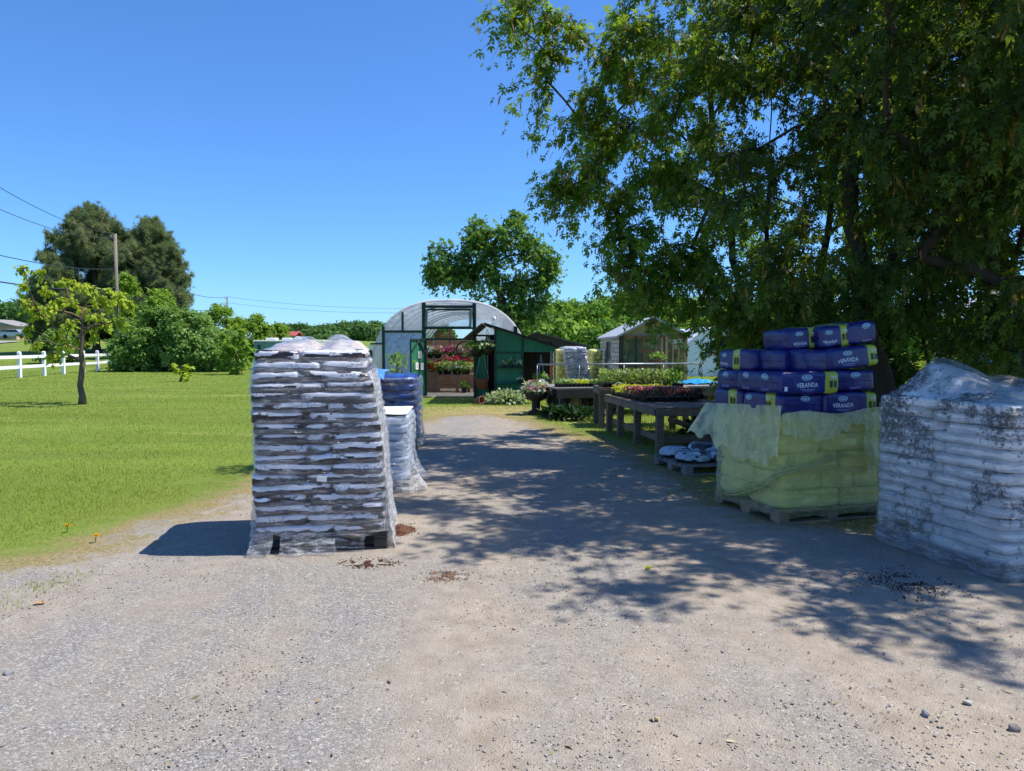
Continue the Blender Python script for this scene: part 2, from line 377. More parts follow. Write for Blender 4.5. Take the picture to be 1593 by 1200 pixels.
def cuboid(L, W, Hh, n=8., nu=20, nv=14, nw=6, us=None, disp=None, sag=0.):
    """rounded sack-like block as a cube grid pushed onto a superellipsoid; returns verts, faces, and u of each face"""
    xs = list(us) if us is not None else [-1 + 2 * i / nu for i in range(nu + 1)]
    ys = [-1 + 2 * i / nv for i in range(nv + 1)]; zs = [-1 + 2 * i / nw for i in range(nw + 1)]
    idx = {}; vs = []; fs = []
    def V(p):
        k = tuple(round(c, 5) for c in p)
        if k not in idx:
            m = max(abs(c) for c in p); nn = sum(abs(c) ** n for c in p) ** (1 / n); q = Vector(p) * (m / nn)
            w = Vector((q.x * L / 2, q.y * W / 2, q.z * Hh / 2))
            if sag: w.z -= sag * (abs(q.x) ** 2.5 + .6 * abs(q.y) ** 2.5)
            if disp: w = w + disp(q, w)
            idx[k] = len(vs); vs.append(w)
        return idx[k]
    def face(A, B, mk, flip):
        for i in range(len(A) - 1):
            for j in range(len(B) - 1):
                q = [V(mk(A[i], B[j])), V(mk(A[i + 1], B[j])), V(mk(A[i + 1], B[j + 1])), V(mk(A[i], B[j + 1]))]
                fs.append(tuple(q[::-1] if flip else q))
    face(xs, ys, lambda a, b: (a, b, 1), False); face(xs, ys, lambda a, b: (a, b, -1), True)
    face(xs, zs, lambda a, b: (a, -1, b), False); face(xs, zs, lambda a, b: (a, 1, b), True)
    face(ys, zs, lambda a, b: (1, a, b), False); face(ys, zs, lambda a, b: (-1, a, b), True)
    return vs, fs
def sackdisp(seed, amp=.012, fr=5.):
    o = Vector((seed * 3.1, seed * 1.7, seed))
    return lambda q, w: Vector((MN.noise(w * fr + o), MN.noise(w * fr + o + Vector((9, 0, 0))), MN.noise(w * fr * 1.3 + o + Vector((0, 9, 0))))) * amp + Vector((0, 0, MN.noise(w * 22 + o) * amp * .35))

def pallet(root, W, D, h=.13, mat=None, name='pallet', n=7):
    m = MB()
    for x in (-W / 2 + .05, 0, W / 2 - .05):
        for y in (-D / 2 + .07, 0, D / 2 - .07): m.box((x, y, .052), (.1, .14, .064))
        m.box((x, 0, .095), (.1, D, .022))
    for i in range(n): m.box((0, -D / 2 + .05 + i * (D - .1) / (n - 1), .1175), (W, .095, .021))
    for y in (-D / 2 + .05, 0, D / 2 - .05): m.box((0, y, .01), (W, .09, .019))
    return m.build(name, mat or W_pal, root, bevel=.004)

def rrect(t, W, D, r):                 # point on a rounded rectangle, t in 0..1, counter-clockwise from the middle of the front
    segs = [(W - 2 * r) / 2, PI * r / 2, D - 2 * r, PI * r / 2, W - 2 * r, PI * r / 2, D - 2 * r, PI * r / 2, (W - 2 * r) / 2]
    s = (t % 1.) * sum(segs); hx, hy = W / 2, D / 2
    c = [(hx - r, -hy + r, -PI / 2), (hx - r, hy - r, 0), (-hx + r, hy - r, PI / 2), (-hx + r, -hy + r, PI)]
    for k, L in enumerate(segs):
        if s <= L or k == 8:
            if k == 0: return Vector((s, -hy, 0)), Vector((0, -1, 0))
            if k == 2: return Vector((hx, -hy + r + s, 0)), Vector((1, 0, 0))
            if k == 4: return Vector((hx - r - s, hy, 0)), Vector((0, 1, 0))
            if k == 6: return Vector((-hx, hy - r - s, 0)), Vector((-1, 0, 0))
            if k == 8: return Vector((-hx + r + s, -hy, 0)), Vector((0, -1, 0))
            cx, cy_, a0 = c[(k - 1) // 2]; a = a0 + s / r; d = Vector((math.cos(a), math.sin(a), 0))
            return Vector((cx, cy_, 0)) + d * r, d
        s -= L

def film(root, mat, W, D, z0, z1, lh, seed, r=.1, hump=None, flare=.0, bottom=None, bulge=.014, wr=.008, top=True, nper=170, lean=None, taper=None, shl=.07, name='plastic_wrap', label=None, topz=None, slack=.0):
    m = MB(); o = Vector((seed, seed * 2.3, seed * .7)); nz = int((z1 - z0) / lh * 6) + 2
    rows = []
    for j in range(nz + 1): rows.append((j / nz, None))
    if top:
        for k in range(1, 13): rows.append((1., k / 13))
    vs = []
    for hz, tk in rows:
        for i in range(nper):
            t = i / nper; p, nrm = rrect(t, W, D, r)
            zb = z0 + (bottom(t) if bottom else 0.)
            zt = z1 + (topz(t) if topz else 0.)
            z = zb + (zt - zb) * hz
            ph = ((z - z0) / lh) % 1.; w = 1 - hz
            if tk is None:
                off = bulge * (abs(math.sin(PI * ph)) ** .6 - .5) + wr * MN.noise(Vector((t * 26, z * 5, 0)) + o) + wr * .8 * MN.noise(Vector((t * 50 + z * 8, z * 26, 3)) + o) + slack * MN.noise(Vector((t * 9, z * 2.5, 8)) + o)
                off += flare * max(0., 1 - (z - zb) / .4) ** 2 * (.4 + 1.1 * abs(MN.noise(Vector((t * 14, 1, 1)) + o)))
                rnd_ = max(0., (hz - (1 - shl / max(.3, z1 - z0))) / (shl / max(.3, z1 - z0)))
                q = p + nrm * (off - .43 * shl * rnd_ ** 2)
            else:
                s = (1 - tk) ** .9; q = Vector((p.x * s, p.y * s, 0)) * (1 - .43 * shl / (W / 2)) ; z = zt + .015 * min(1, tk * 4)
                z += (hump(q.x, q.y) if hump else 0.) * min(1, tk * 2.2) + .012 * MN.noise(Vector((q.x * 9, q.y * 9, 2)) + o)
            if taper: q = Vector((q.x * taper(z), q.y * taper(z), q.z))
            if lean: q = q + lean(z)
            vs.append((q.x, q.y, z))
    fs = []
    for j in range(len(rows) - 1):
        for i in range(nper):
            i2 = (i + 1) % nper
            fs.append((j * nper + i, j * nper + i2, (j + 1) * nper + i2, (j + 1) * nper + i))
    if top: fs.append(tuple((len(rows) - 1) * nper + i for i in range(nper)))
    m.add(vs, fs)
    ob = m.build(name, mat, root, smooth=True)
    if label: ob['label'] = label
    return ob

def stack_bags(root, mat, W, D, z0, n, lh, nx=2, ny=2, seed=0, amp=.012, lean=None, pinch=4.5, stagger=True, name='bag', jit=.008, taper=None, tilt=.02, thick=1.1):
    rr = random.Random(seed); meshes = {}
    for k in range(n):
        flip = k % 2
        a, b = (nx, ny)
        bd = D / b; cut = .5 if not stagger else (.4 if flip else .6)
        for i in range(a):
            x0, bw = ((0, cut * W), (cut * W, (1 - cut) * W))[i]
            for j in range(b):
                cj = .45 if (k + i) % 2 else .55; y0, bd = ((0, cj * D), (cj * D, (1 - cj) * D))[j]
                key = rr.randrange(2) + (10 if stagger and flip else 0) + (0 if (not stagger or (i == 0)) else 20) + 100 * j + (1000 if (k + i) % 2 else 0)
                if key not in meshes:
                    m = MB(); v, f = cuboid(bw * 1.015, bd * 1.015, lh * thick, pinch, 16, 14, 6, disp=sackdisp(seed * 10 + key + 1, amp)); m.add(v, f)
                    meshes[key] = m.build(name, mat, root, smooth=True); o = meshes[key]
                else:
                    o = meshes[key].copy(); C.objects.link(o); o.parent = root
                z = z0 + (k + .5) * lh; L = lean(z) if lean else Vector((0, 0, 0))
                o.location = (-W / 2 + x0 + bw / 2 + rr.uniform(-jit, jit) + L.x, -D / 2 + y0 + bd / 2 + rr.uniform(-jit, jit) + L.y, z)
                if taper: o.scale = (taper(z), taper(z), 1); o.location.x = (o.location.x - L.x) * taper(z) + L.x; o.location.y *= taper(z)
                o.rotation_euler = (rr.uniform(-tilt, tilt), rr.uniform(-tilt, tilt), rr.choice((0, PI)) + rr.uniform(-.02, .02))

# --- bag print: white stripe over dark brown, blocky edges
def stripebag(name, white, dark, brown, lo=.55, hi=.88):
    t = NT(name); g = t.n('SeparateXYZ', Vector=t.gen()); x, y, z = g.outputs[0], g.outputs[1], g.outputs[2]
    r = t.n('ObjectInfo').outputs['Random']
    sh = t.n('Combine' + 'XYZ', X=t.math('MULTIPLY', r, 40.), Y=t.math('MULTIPLY', r, 17.), Z=0.)
    v = t.n('VectorMath', _operation='ADD', i0=t.obj(), i1=sh).outputs[0]
    nn = t.noise(v, 5., 3.); blk = t.n('TexVoronoi', Vector=t.n('Mapping', Vector=v, Scale=(9., 9., 20.)).outputs[0], Scale=1., _distance='CHEBYCHEV', Randomness=.8)
    bc = t.n('SeparateColor', Color=blk.outputs['Color']).outputs[0]
    zz = t.math('ADD', z, t.math('MULTIPLY', t.math('SUBTRACT', nn, .5), .22))
    zz = t.math('ADD', zz, t.math('MULTIPLY', t.math('SUBTRACT', bc, .5), .2)); zz = t.math('ADD', zz, t.math('MULTIPLY', t.math('SUBTRACT', t.math('FRACT', t.math('MULTIPLY', r, 13.)), .5), .2))
    band = t.math('MULTIPLY', t.mr(zz, lo - .01, lo + .01), t.mr(zz, hi + .03, hi))
    band = t.math('MULTIPLY', band, t.mr(t.noise(t.n('Mapping', Vector=v, Scale=(1., 1., 2.)).outputs[0], 3.4, 3., .6), .4, .44))
    dk = t.mix(t.mr(t.noise(v, 9., 4., .7), .42, .6), dark, brown)
    letters = t.math('MULTIPLY', t.mr(bc, .78, .8), t.mr(t.noise(v, 60., 2.), .5, .54))
    wh = t.mix(t.math('MULTIPLY', letters, .55), t.mix(t.mr(nn, .3, .7), white, tuple(c * .8 for c in white)), dark)
    c = t.mix(band, dk, wh)
    return t.shader(t.pr(c, .38, Normal=t.bump(t.noise(v, 18., 4., .6), .5, .01), **{'Specular IOR Level': .5}))
def sackmat(name, a, b, stain=None, rough=.4, sscale=5., lo=.55, hi=.66, sk=.9, patch=None):
    t = NT(name); v = t.obj(); r = t.n('ObjectInfo').outputs['Random']
    v = t.n('VectorMath', _operation='ADD', i0=v, i1=t.n('CombineXYZ', X=t.math('MULTIPLY', r, 31.), Y=r, Z=0.)).outputs[0]
    c = t.ramp(t.noise(v, 6., 5.), [(.3, a), (.7, b)])
    if stain:
        sn = t.noise(v, sscale, 8., .72, .3); c = t.mix(t.mr(sn, lo, hi, 0., sk), c, stain)
        if patch:
            wp = t.n('NewGeometry').outputs['Position']; big = t.noise(wp, 2.1, 3., .6); fine = t.noise(wp, 30., 8., .76, .8)
            k = t.math('ADD', fine, t.mr(big, .42, .64, -.14, .16)); c = t.mix(t.mr(k, .56, .65, 0., .88), c, patch)
            c = t.mix(t.mr(t.noise(wp, 1.3, 3.), .5, .62, 0., .35), c, S(150, 138, 112))
    return t.shader(t.pr(c, rough, Normal=t.bump(t.noise(v, 16., 5., .6, .5), .6, .012)))

# ================= 1: tall wrapped stack of brown and white bags, left of the drive
MU = stripebag('bark_bag_print', S(228, 228, 232), S(22, 19, 28), S(72, 54, 46))
FILM = filmmat('clear_film', haze=.26, lo=.48, hi=.7, rough=.08, stretch=(.8, .8, 6)); FILM2 = filmmat('clear_film_milky', haze=.6, lo=.4, hi=.68)
r1 = math.radians(8)
st = thing('wrapped_bag_stack', 'tallest stack of brown and white striped bags in clear film, left of the drive', 'bag stack', (0, 0, 0), r1, 'film wrapped stacks of bags')
f0 = G(394, 862); W1, D1 = 1.02, 1.16
c0 = f0 + Matrix.Rotation(r1, 3, 'Z') @ Vector((W1 / 2, D1 / 2, 0)); st.location = c0
pallet(st, W1, D1, .13, W_dark)
NL, LH = 18, .0795
tap1 = lambda z: 1 - .10 * sm((z - 1.26) / .3) - .07 * sm((z - .3) / 1.2)
lean1 = lambda z: Vector((-.065 * sm((z - .3) / 1.2) - .012 * math.sin(z * 5), 0, 0))
stack_bags(st, MU, W1 - .01, D1 - .01, .13, NL, LH, 2, 2, 3, .012, lean1, 9., jit=.008, taper=tap1, tilt=.03, thick=1.24)
hump1 = lambda x, y: .065 - .10 * math.exp(-((x - .03) / .1) ** 2) * (1.2 if y < .2 else .6) + .02 * math.sin(x * 7 + 1) - .05 * max(0, -y) + .03 * y
bot1 = lambda t: .02 + ((.085 + .025 * math.sin(t * 70)) if (t < .125 or t > .88) else .02 * math.sin(t * 40))
fl = film(st, FILM, W1 + .012, D1 + .012, .02, .13 + NL * LH + .015, LH, 5, .1, lambda x, y: hump1(x, y) * 1.15 + .02, .05, bot1, .03, .009, True, 240, lean1, tap1, shl=.13, slack=.01)
# crumpled tan liner sheet on top, torn skirt at the foot, paper label
m = MB()
def tanfn(u, v):
    x, y = (u - .5) * .95, (v - .5) * 1.0
    return Vector((x * .87 - .065, y * .87, .125 + NL * LH + hump1(x, y) * 1.1 + .016 + .022 * MN.noise(Vector((x * 7, y * 9, 4))) - .3 * max(0, abs(u - .5) * 2 - .8) - .3 * max(0, abs(v - .5) * 2 - .8)))
m.grid(34, 30, tanfn); m.build('top_sheet', sackmat('tan_liner', S(214, 202, 190), S(176, 158, 142), S(128, 106, 90), .3), st, smooth=True)
m = MB()
def skirt(x0, x1, y, n, top, seed, out):
    vs, fs = [], []
    for i in range(n + 1):
        x = x0 + (x1 - x0) * i / n; a = MN.noise(Vector((x * 9, seed, 0)))
        zt = top + .025 * MN.noise(Vector((x * 6, seed, 5))); zb = .012 + .05 * max(0, MN.noise(Vector((x * 5, seed, 9))) - .05)
        for j in range(6):
            k = j / 5; vs.append((x + .02 * MN.noise(Vector((x * 8, k * 3, seed))), y - out * k ** 1.6 * (.6 + .8 * abs(a)) + .012 * MN.noise(Vector((x * 30, k * 6, seed))), zt + (zb - zt) * k))
    for i in range(n):
        for j in range(5): a = i * 6 + j; fs.append((a, a + 6, a + 7, a + 1))
    m.add(vs, fs)
skirt(-.53, -.36, -D1 / 2 - .014, 14, .16, 2.2, .14); skirt(-.3, .12, -D1 / 2 - .016, 30, .15, 7.2, .16); skirt(.1, .34, -D1 / 2 - .016, 20, .16, 4.2, .02); m.build('torn_film_skirt', filmmat('foot_film', haze=.5, lo=.44, hi=.66), st, smooth=True)
m = MB()
vs, fs = [], []
for j in range(34):
    k = j / 33
    for i in range(10):
        y = -D1 / 2 + D1 * 1.05 * i / 9; vs.append(((W1 / 2) * tap1(1.4 * (1 - k)) + lean1(1.4 * (1 - k)).x + .006 + .014 * MN.noise(Vector((y * 7, k * 12, 1))) + .008 * MN.noise(Vector((y * 20, k * 40, 1))) + .06 * k ** 4 * (1 + .6 * MN.noise(Vector((y * 5, 2, 2)))), y, 1.4 * (1 - k) + .01))
for j in range(33):
    for i in range(9): a = j * 10 + i; fs.append((a, a + 1, a + 11, a + 10))
m.add(vs, fs); m.build('side_film', filmmat('sunlit_film', haze=.9, lo=.36, hi=.6), st, smooth=True)  # milkier film on the right face only, its sunlit whiteness put into the colour
paper = plain('white_paper', S(236, 234, 230), .6, .06)
m = MB(); m.box((.02, -D1 / 2 - .045, .58), (.075, .002, .045), 0, 0, Matrix.Rotation(.12, 3, 'Y') @ Matrix.Rotation(.2, 3, 'X')); m.build('paper_tag', paper, st)

# ================= 2: lower stack of pale blue bags right behind it
B2 = sackmat('pale_blue_bag', S(190, 206, 222), S(150, 170, 196), S(96, 110, 132), .35)
r2 = math.radians(4); s2 = thing('wrapped_bag_stack', 'low stack of pale blue bags in milky film with loose film spreading at its foot', 'bag stack', (-1.66, 8.55, 0), r2, 'film wrapped stacks of bags')
pallet(s2, 1.0, 1.1, .13, W_old); stack_bags(s2, B2, .97, 1.07, .13, 8, .088, 2, 2, 11, .008, None, 5.)
film(s2, FILM2, 1.0, 1.1, .0, .84, .088, 21, .08, lambda x, y: .015, .2, lambda t: .006 + .02 * abs(math.sin(t * 44)), .012, .009, True, 180, slack=.02)
m = MB(); m.grid(14, 14, lambda u, v: Vector(((u - .5) * .96, (v - .5) * 1.06, .868 + .012 * MN.noise(Vector((u * 5, v * 5, 3))))))
m.build('cardboard_top', plain('pale_card', S(232, 236, 222), .6, .08), s2, smooth=True)

# ================= 3: royal blue bags further back
B3 = sackmat('royal_blue_bag', S(40, 74, 150), S(28, 46, 108), S(130, 160, 200), .3, 7., .56, .7, .6)
B3t = sackmat('light_blue_sheet', S(84, 148, 224), S(60, 120, 205), S(160, 200, 240), .3)
s3 = thing('wrapped_bag_stack', 'stack of royal blue bags in torn film, behind the pale blue stack', 'bag stack', (-2.02, 12.05, 0), .05, 'film wrapped stacks of bags')
pallet(s3, 1.04, 1.1, .13, W_old); stack_bags(s3, B3, 1.0, 1.06, .13, 8, .128, 2, 2, 17, .016, None, 3.2)
film(s3, filmmat('clear_film_thin', haze=.4), 1.05, 1.1, .02, 1.12, .128, 31, .1, None, .1, lambda t: .03 * abs(math.sin(t * 30)), .02, .012, False, 150, slack=.03)
m = MB(); m.grid(20, 16, lambda u, v: Vector((-.32 + (u - .5) * .66, -.24 + (v - .5) * .8, 1.215 + .03 * math.cos((u - .5) * 3) + .012 * MN.noise(Vector((u * 6, v * 6, 1))) - .2 * max(0, (.2 - v) * 5) ** 1.2 * .6)))
m.build('blue_cover_sheet', B3t, s3, smooth=True)

# ================= 4: yellow film pallet with loose bales on top
R4 = math.radians(17); C4 = G(1213, 818); W4, D4 = 1.16, 1.06
M4 = Matrix.Translation(C4) @ Matrix.Rotation(R4, 4, 'Z')
YB = sackmat('yellow_film_bag', S(236, 232, 160), S(222, 220, 140), S(176, 174, 104), .35, 4.)
YF = filmmat('yellow_film', S(240, 238, 172), .42, .4, .68, .12, (1, 1, 5), 5., (.97, .96, .8))
YP = filmmat('pale_yellow_film', S(238, 238, 188), .85, .3, .6, .2, (2, 2, 1), 4., (.94, .96, .74))
s4 = thing('wrapped_bale_stack', 'stack in yellow film with blue bales on top, on the right of the drive', 'bale stack', C4 + Matrix.Rotation(R4, 3, 'Z') @ Vector((W4 / 2, D4 / 2, 0)), R4)
pallet(s4, W4, D4, .13, W_pal)
stack_bags(s4, YB, W4 - .04, D4 - .04, .13, 5, .17, 2, 2, 23, .014, None, 6.)
film(s4, YF, W4, D4, .045, .985, .17, 41, .05, None, .0, lambda t: .02 * abs(math.sin(t * 25)), .016, .006, False, 200, slack=.012, topz=lambda t: .03 * math.sin(t * 20) + (.06 if .6 < t < .95 else -.01))
m = MB()                                # flap of loose film hanging off the left face
def flap(u, v):
    y = -.02 + u * 1.22; z = 1.08 - .06 * u - v * (.46 + .1 * math.sin(u * 5) + .09 * MN.noise(Vector((u * 11, 3, 3)))) * (1 - .15 * u)
    out = .02 + (.03 + .2 * u ** 2) * v + .02 * MN.noise(Vector((u * 7, v * 2, 5)))
    return Vector((-W4 / 2 - out, -D4 / 2 + y, z))
m.grid(26, 16, flap)
def flap2(u, v):
    x = -W4 / 2 - .01 + u * W4 * 1.02; z = 1.0 + .03 * u + .02 * math.sin(u * 9) - v * (.1 + .16 * abs(math.sin(u * 4 + .5)) + .08 * MN.noise(Vector((u * 23, 1, 6))))
    return Vector((x, -D4 / 2 - .012 - .02 * v - .012 * MN.noise(Vector((u * 14, v * 4, 8))), z))
m.grid(40, 8, flap2)
def flap3(u, v): return Vector((W4 / 2 - .3 + u * .2 + .06 * v + .015 * math.sin(v * 9), -D4 / 2 - .03 - .03 * math.sin(u * 5) - .01 * MN.noise(Vector((u * 5, v * 9, 3))), 1.0 - .62 * v * (1 - .25 * u)))
m.grid(10, 20, flap3); m.build('loose_film_flap', YP, s4, smooth=True)
m = MB()                                # rope of twisted film sagging round the corner
pts = [Vector((-W4 / 2 - .03, D4 / 2 - .1, .14)), Vector((-W4 / 2 - .05, .1, .2)), Vector((-W4 / 2 - .045, -.3, .34)), Vector((-W4 / 2 - .03, -D4 / 2 - .02, .5)), Vector((-.25, -D4 / 2 - .035, .56)), Vector((.1, -D4 / 2 - .03, .64))]
for k in range(3): m.tube([p + Vector((0, -.008 * k, -.016 * k + .012 * MN.noise(p * 5 + Vector((k, 0, 0))))) for p in pts], [.006, .011, .012, .011, .008, .004], 6)
m.build('twisted_film_rope', filmmat('film_rope', S(226, 224, 160), .9, .2, .5, .14, (3, 3, 3), 5., (.97, .96, .85)), s4, smooth=True)
m = MB(); m.box((.37, -D4 / 2 - .035, .66), (.09, .003, .12), 0, 0, Matrix.Rotation(-.1, 3, 'Y'))
m.build('paper_label', paper, s4)
m = MB()
for k in range(7): m.box((.37, -D4 / 2 - .0378, .70 - k * .014), (.06 - .01 * (k % 3), .002, .004), 0, 0, Matrix.Rotation(-.1, 3, 'Y'))
m.build('printed_lines', plain('grey_ink', S(96, 98, 104)), s4)

# ---- loose blue bales
NAVY = sackmat('bale_blue', S(30, 36, 112), S(23, 27, 90), S(62, 70, 146), .3, 9., .6, .75, .35)
LIME = sackmat('bale_green_band', S(176, 188, 60), S(150, 164, 46), S(206, 212, 120), .32, 9., .58, .7, .5)
INK_W = plain('print_white', S(214, 222, 236), .4, .05); INK_T = plain('print_teal', S(64, 138, 170), .4, .1); INK_B = plain('print_dark', S(38, 44, 40), .4, .1); INK_L = plain('print_lilac', S(150, 150, 206), .4, .05)
_txt = {}
def textgeo(s, bold=.012):
    if s in _txt: return _txt[s]
    cu = bpy.data.curves.new('t', 'FONT'); cu.body = s; cu.size = 1; cu.offset = bold; cu.align_x = 'CENTER'; cu.align_y = 'CENTER'; cu.resolution_u = 2
    o = bpy.data.objects.new('t', cu); C.objects.link(o); dg = bpy.context.evaluated_depsgraph_get(); me = bpy.data.meshes.new_from_object(o.evaluated_get(dg))
    r = ([v.co.copy() for v in me.vertices], [tuple(p.vertices) for p in me.polygons]); bpy.data.objects.remove(o); bpy.data.meshes.remove(me); bpy.data.curves.remove(cu)
    _txt[s] = r; return r
BL, BW, BH = .6, .4, .195
def bale(label, u, v, z, along, prints, seed, tilt=0., roll=0., yaw=0., L=BL, W=BW, Hh=BH, band=None, extra=()):
    """u, v: centre in the pallet's frame (origin at its near corner, u along the front, v back); along 'u' or 'v';
    prints: list of (side, centre, kind): side 'S' = long side facing the drive, 'E' = end facing the drive"""
    a = {'u': 0, 'v': PI / 2}[along] + yaw
    u = .02 + u * .91; L *= .94; c = M4 @ Vector((u, v, z)); root = thing('peat_bale', label, 'bale', c, R4 + a, 'loose blue bales on the yellow stack')
    if roll or tilt: root.rotation_euler = (roll, tilt, R4 + a)
    n = 13.; sd = sackdisp(seed, .010, 6.); W += .015; Hh += .008
    disp = lambda q, w: sd(q, w) + Vector((0, 0, -.008 * abs(q.x) ** 4 * (1 if q.z > 0 else -1))) + Vector((0, .004 * math.sin(w.x * 60 + seed) * abs(q.y) * abs(q.x) ** 5, 0))
    us = [-1 + 2 * i / 22 for i in range(23)]
    if band: us = sorted(set([x for x in us if min(abs(x - band[0]), abs(x - band[1])) > .03] + list(band)))
    vs, fs = cuboid(L, W, Hh, n, 0, 14, 8, us, disp)
    m = MB()
    for f in fs:
        xm = sum(vs[i].x for i in f) / len(f) / (L / 2)
        m.m.append(1 if band and band[0] < xm < band[1] else 0)
    m.v = [tuple(q) for q in vs]; m.f = list(fs)
    # welded seam flaps at the two ends
    for e in (-1, 1):
        b0 = len(m.v); kk = 10
        for i in range(kk + 1):
            y = (i / kk - .5) * W * .9
            for j in range(2): m.v.append((e * (L / 2 * .985 + .018 * j), y, .01 * MN.noise(Vector((y * 9, seed, j))) + .0))
        for i in range(kk): q = b0 + 2 * i; m.f.append((q, q + 1, q + 3, q + 2)); m.m.append(1 if band and ((e > 0 and band[1] > .9) or (e < 0 and band[0] < -.9)) else 0)
    m.build('sack', [NAVY, LIME], root, smooth=True)
    def put(side, x, zz, off):          # x along the face (right = +), to a point on that face
        if side == 'S':  q = Vector((x / (L / 2), 0, zz / (Hh / 2))); k = (max(0, 1 - abs(q.x) ** n - abs(q.z) ** n)) ** (1 / n); q.y = -k
        elif side == 'N': q = Vector((-x / (L / 2), 0, zz / (Hh / 2))); k = (max(0, 1 - abs(q.x) ** n - abs(q.z) ** n)) ** (1 / n); q.y = k
        elif side == 'W': q = Vector((0, -x / (W / 2), zz / (Hh / 2))); k = (max(0, 1 - abs(q.y) ** n - abs(q.z) ** n)) ** (1 / n); q.x = -k
        w = Vector((q.x * L / 2, q.y * W / 2, q.z * Hh / 2)); w = w + disp(q, w)
        return w + {'S': Vector((0, -off, 0)), 'N': Vector((0, off, 0)), 'W': Vector((-off, 0, 0))}[side]
    def ellipse(side, x, zz, rx, rz, off, mb, mi):
        vs = [put(side, x, zz, off)] + [put(side, x + rx * math.cos(2 * PI * i / 20), zz + rz * math.sin(2 * PI * i / 20), off) for i in range(20)]
        mb.add(vs, [(0, i + 1, (i + 1) % 20 + 1) for i in range(20)], mi)
    def text(s, side, x, zz, size, off, mb, mi, sx=1.):
        v, f = textgeo(s); mb.add([put(side, x + p.x * size * sx, zz + p.y * size, off) for p in v], f, mi)
    def rect(side, x, zz, w, h, off, mb, mi):
        vs = [put(side, x + w * (i / 4 - .5), zz + h * (j - .5), off) for j in range(2) for i in range(5)]
        mb.add(vs, [(i, i + 1, i + 6, i + 5) for i in range(4)], mi)
    for side, x, kind in prints:
        lg, lt, pc_ = MB(), MB(), MB()
        k = .8 if kind == 'small' else 1.
        zl = .045 if kind != 'low' else .06
        if kind in ('full', 'small', 'low', 'logo'):
            ellipse(side, x, zl, .052 * k, .025 * k, .004, lg, 0); ellipse(side, x, zl, .047 * k, .0215 * k, .006, lg, 1)
            text('Fafard', side, x, zl, .028 * k, .008, lg, 0, 1.05)
        if kind == 'full':
            text('VERANDA', side, x, -.02, .054, .005, lt, 0, .92); rect(side, x, -.055, .16, .004, .005, lt, 1); rect(side, x, -.067, .12, .004, .005, lt, 1)
        elif kind == 'small': text('VERANDA', side, x, -.045, .036, .005, lt, 0, .9); rect(side, x, -.068, .1, .003, .005, lt, 1)
        elif kind in ('low', 'end'): text('VERANDA', side, x, -.072, .026, .005, lt, 1, 1.)
        elif kind == 'pics':
            for dx in (-.024, .024): rect(side, x + dx, -.012, .03, .062, .005, pc_, 0)
            rect(side, x, .055, .07, .006, .005, pc_, 1); rect(side, x, .042, .055, .005, .005, pc_, 1); rect(side, x, -.064, .075, .008, .005, pc_, 2)
        elif kind == 'code': rect(side, x, -.06, .03, .04, .005, pc_, 1)
        if lg.v: lg.build('logo', [INK_W, INK_T], root)
        if lt.v: lt.build('lettering', [INK_W, INK_L], root)
        if pc_.v: pc_.build('printed_pictures', [INK_B, INK_W, LIME], root)
    return root
z1, z2, z3, z4 = .985 + .1, .985 + .293, .985 + .489, .985 + .685
# bottom row
bale('blue bale end with oval logo at near corner of the bottom row above the film', .245, .30, z1, 'v', [('W', .02, 'low'), ('N', -.17, 'logo'), ('N', .12, 'pics')], 51, band=(-.8, -.3), W=.5)
bale('bottom row bale at far left, its green band half covered by yellow film', .25, .86, z1, 'v', [('N', .1, 'pics')], 52, band=(-.66, -.1), W=.48, L=.52)
bale('bottom row blue bale with large lettering, green band against the white stack', .80, .21, z1, 'u', [('S', -.1, 'full'), ('S', .23, 'pics')], 53, band=(.56, 1.), W=.42, L=.64)
bale('plain blue bale hidden in the middle of the bottom row', .84, .72, z1, 'u', [], 54, L=.62)
# second row
bale('protruding second row bale with large lettering and shiny lime band in its middle', .27, .155, z2, 'u', [('S', -.03, 'full'), ('S', -.26, 'code'), ('S', .25, 'pics'), ('W', 0, 'low')], 55, band=(.5, .98), W=.36, L=.70)
bale('second row bale end, middle one of three plain ends on the left side', .26, .505, z2, 'u', [('W', .0, 'low')], 56, W=.33)
bale('second row bale end at the far left back corner', .26, .845, z2, 'u', [('W', .0, 'low')], 57, W=.33)
bale('second row blue bale at the right end, leaning outward without a green band', .83, .29, z2 + .012, 'v', [('W', .03, 'low')], 58, roll=.0, tilt=.0, W=.5, yaw=-.04)
# third row
bale('third row bale on the left with lettering on its end part and a lime band', .25, .78, z3, 'v', [('N', -.17, 'small'), ('N', .03, 'pics')], 59, band=(-.3, .12), L=.62, W=.42)
bale('dull blue bale set back in the gap of the third row', .33, .38, z3 - .005, 'u', [], 60, L=.42, W=.34, yaw=.1)
bale('plain blue bale end beside the lettered bale in the third row', .42, .26, z3, 'v', [], 61, L=.5, W=.36, yaw=.06)
bale('third row bale with large lettering, tilted up, lime band catching the light', .83, .22, z3 + .03, 'u', [('S', -.07, 'full'), ('S', .235, 'pics')], 62, tilt=-.1, band=(.56, 1.), W=.4, L=.62)
# top row
bale('topmost bale at the left with narrow lime band, leaning back', .42, .40, z4 + .005, 'u', [('S', -.07, 'small'), ('S', .09, 'pics')], 63, tilt=-.1, band=(.2, .8), yaw=-.05, L=.4, W=.4)
bale('topmost bale in the middle with lettering beside a lime band', .70, .30, z4 + .03, 'u', [('S', -.09, 'small'), ('S', .09, 'pics')], 64, tilt=-.12, band=(.2, .8), yaw=.0, L=.4, W=.4)
bale('topmost bale at the right end, plain blue with one oval logo', 1.0, .30, z4 + .06, 'u', [('S', .04, 'low')], 65, tilt=-.12, yaw=.03, L=.38, W=.4)

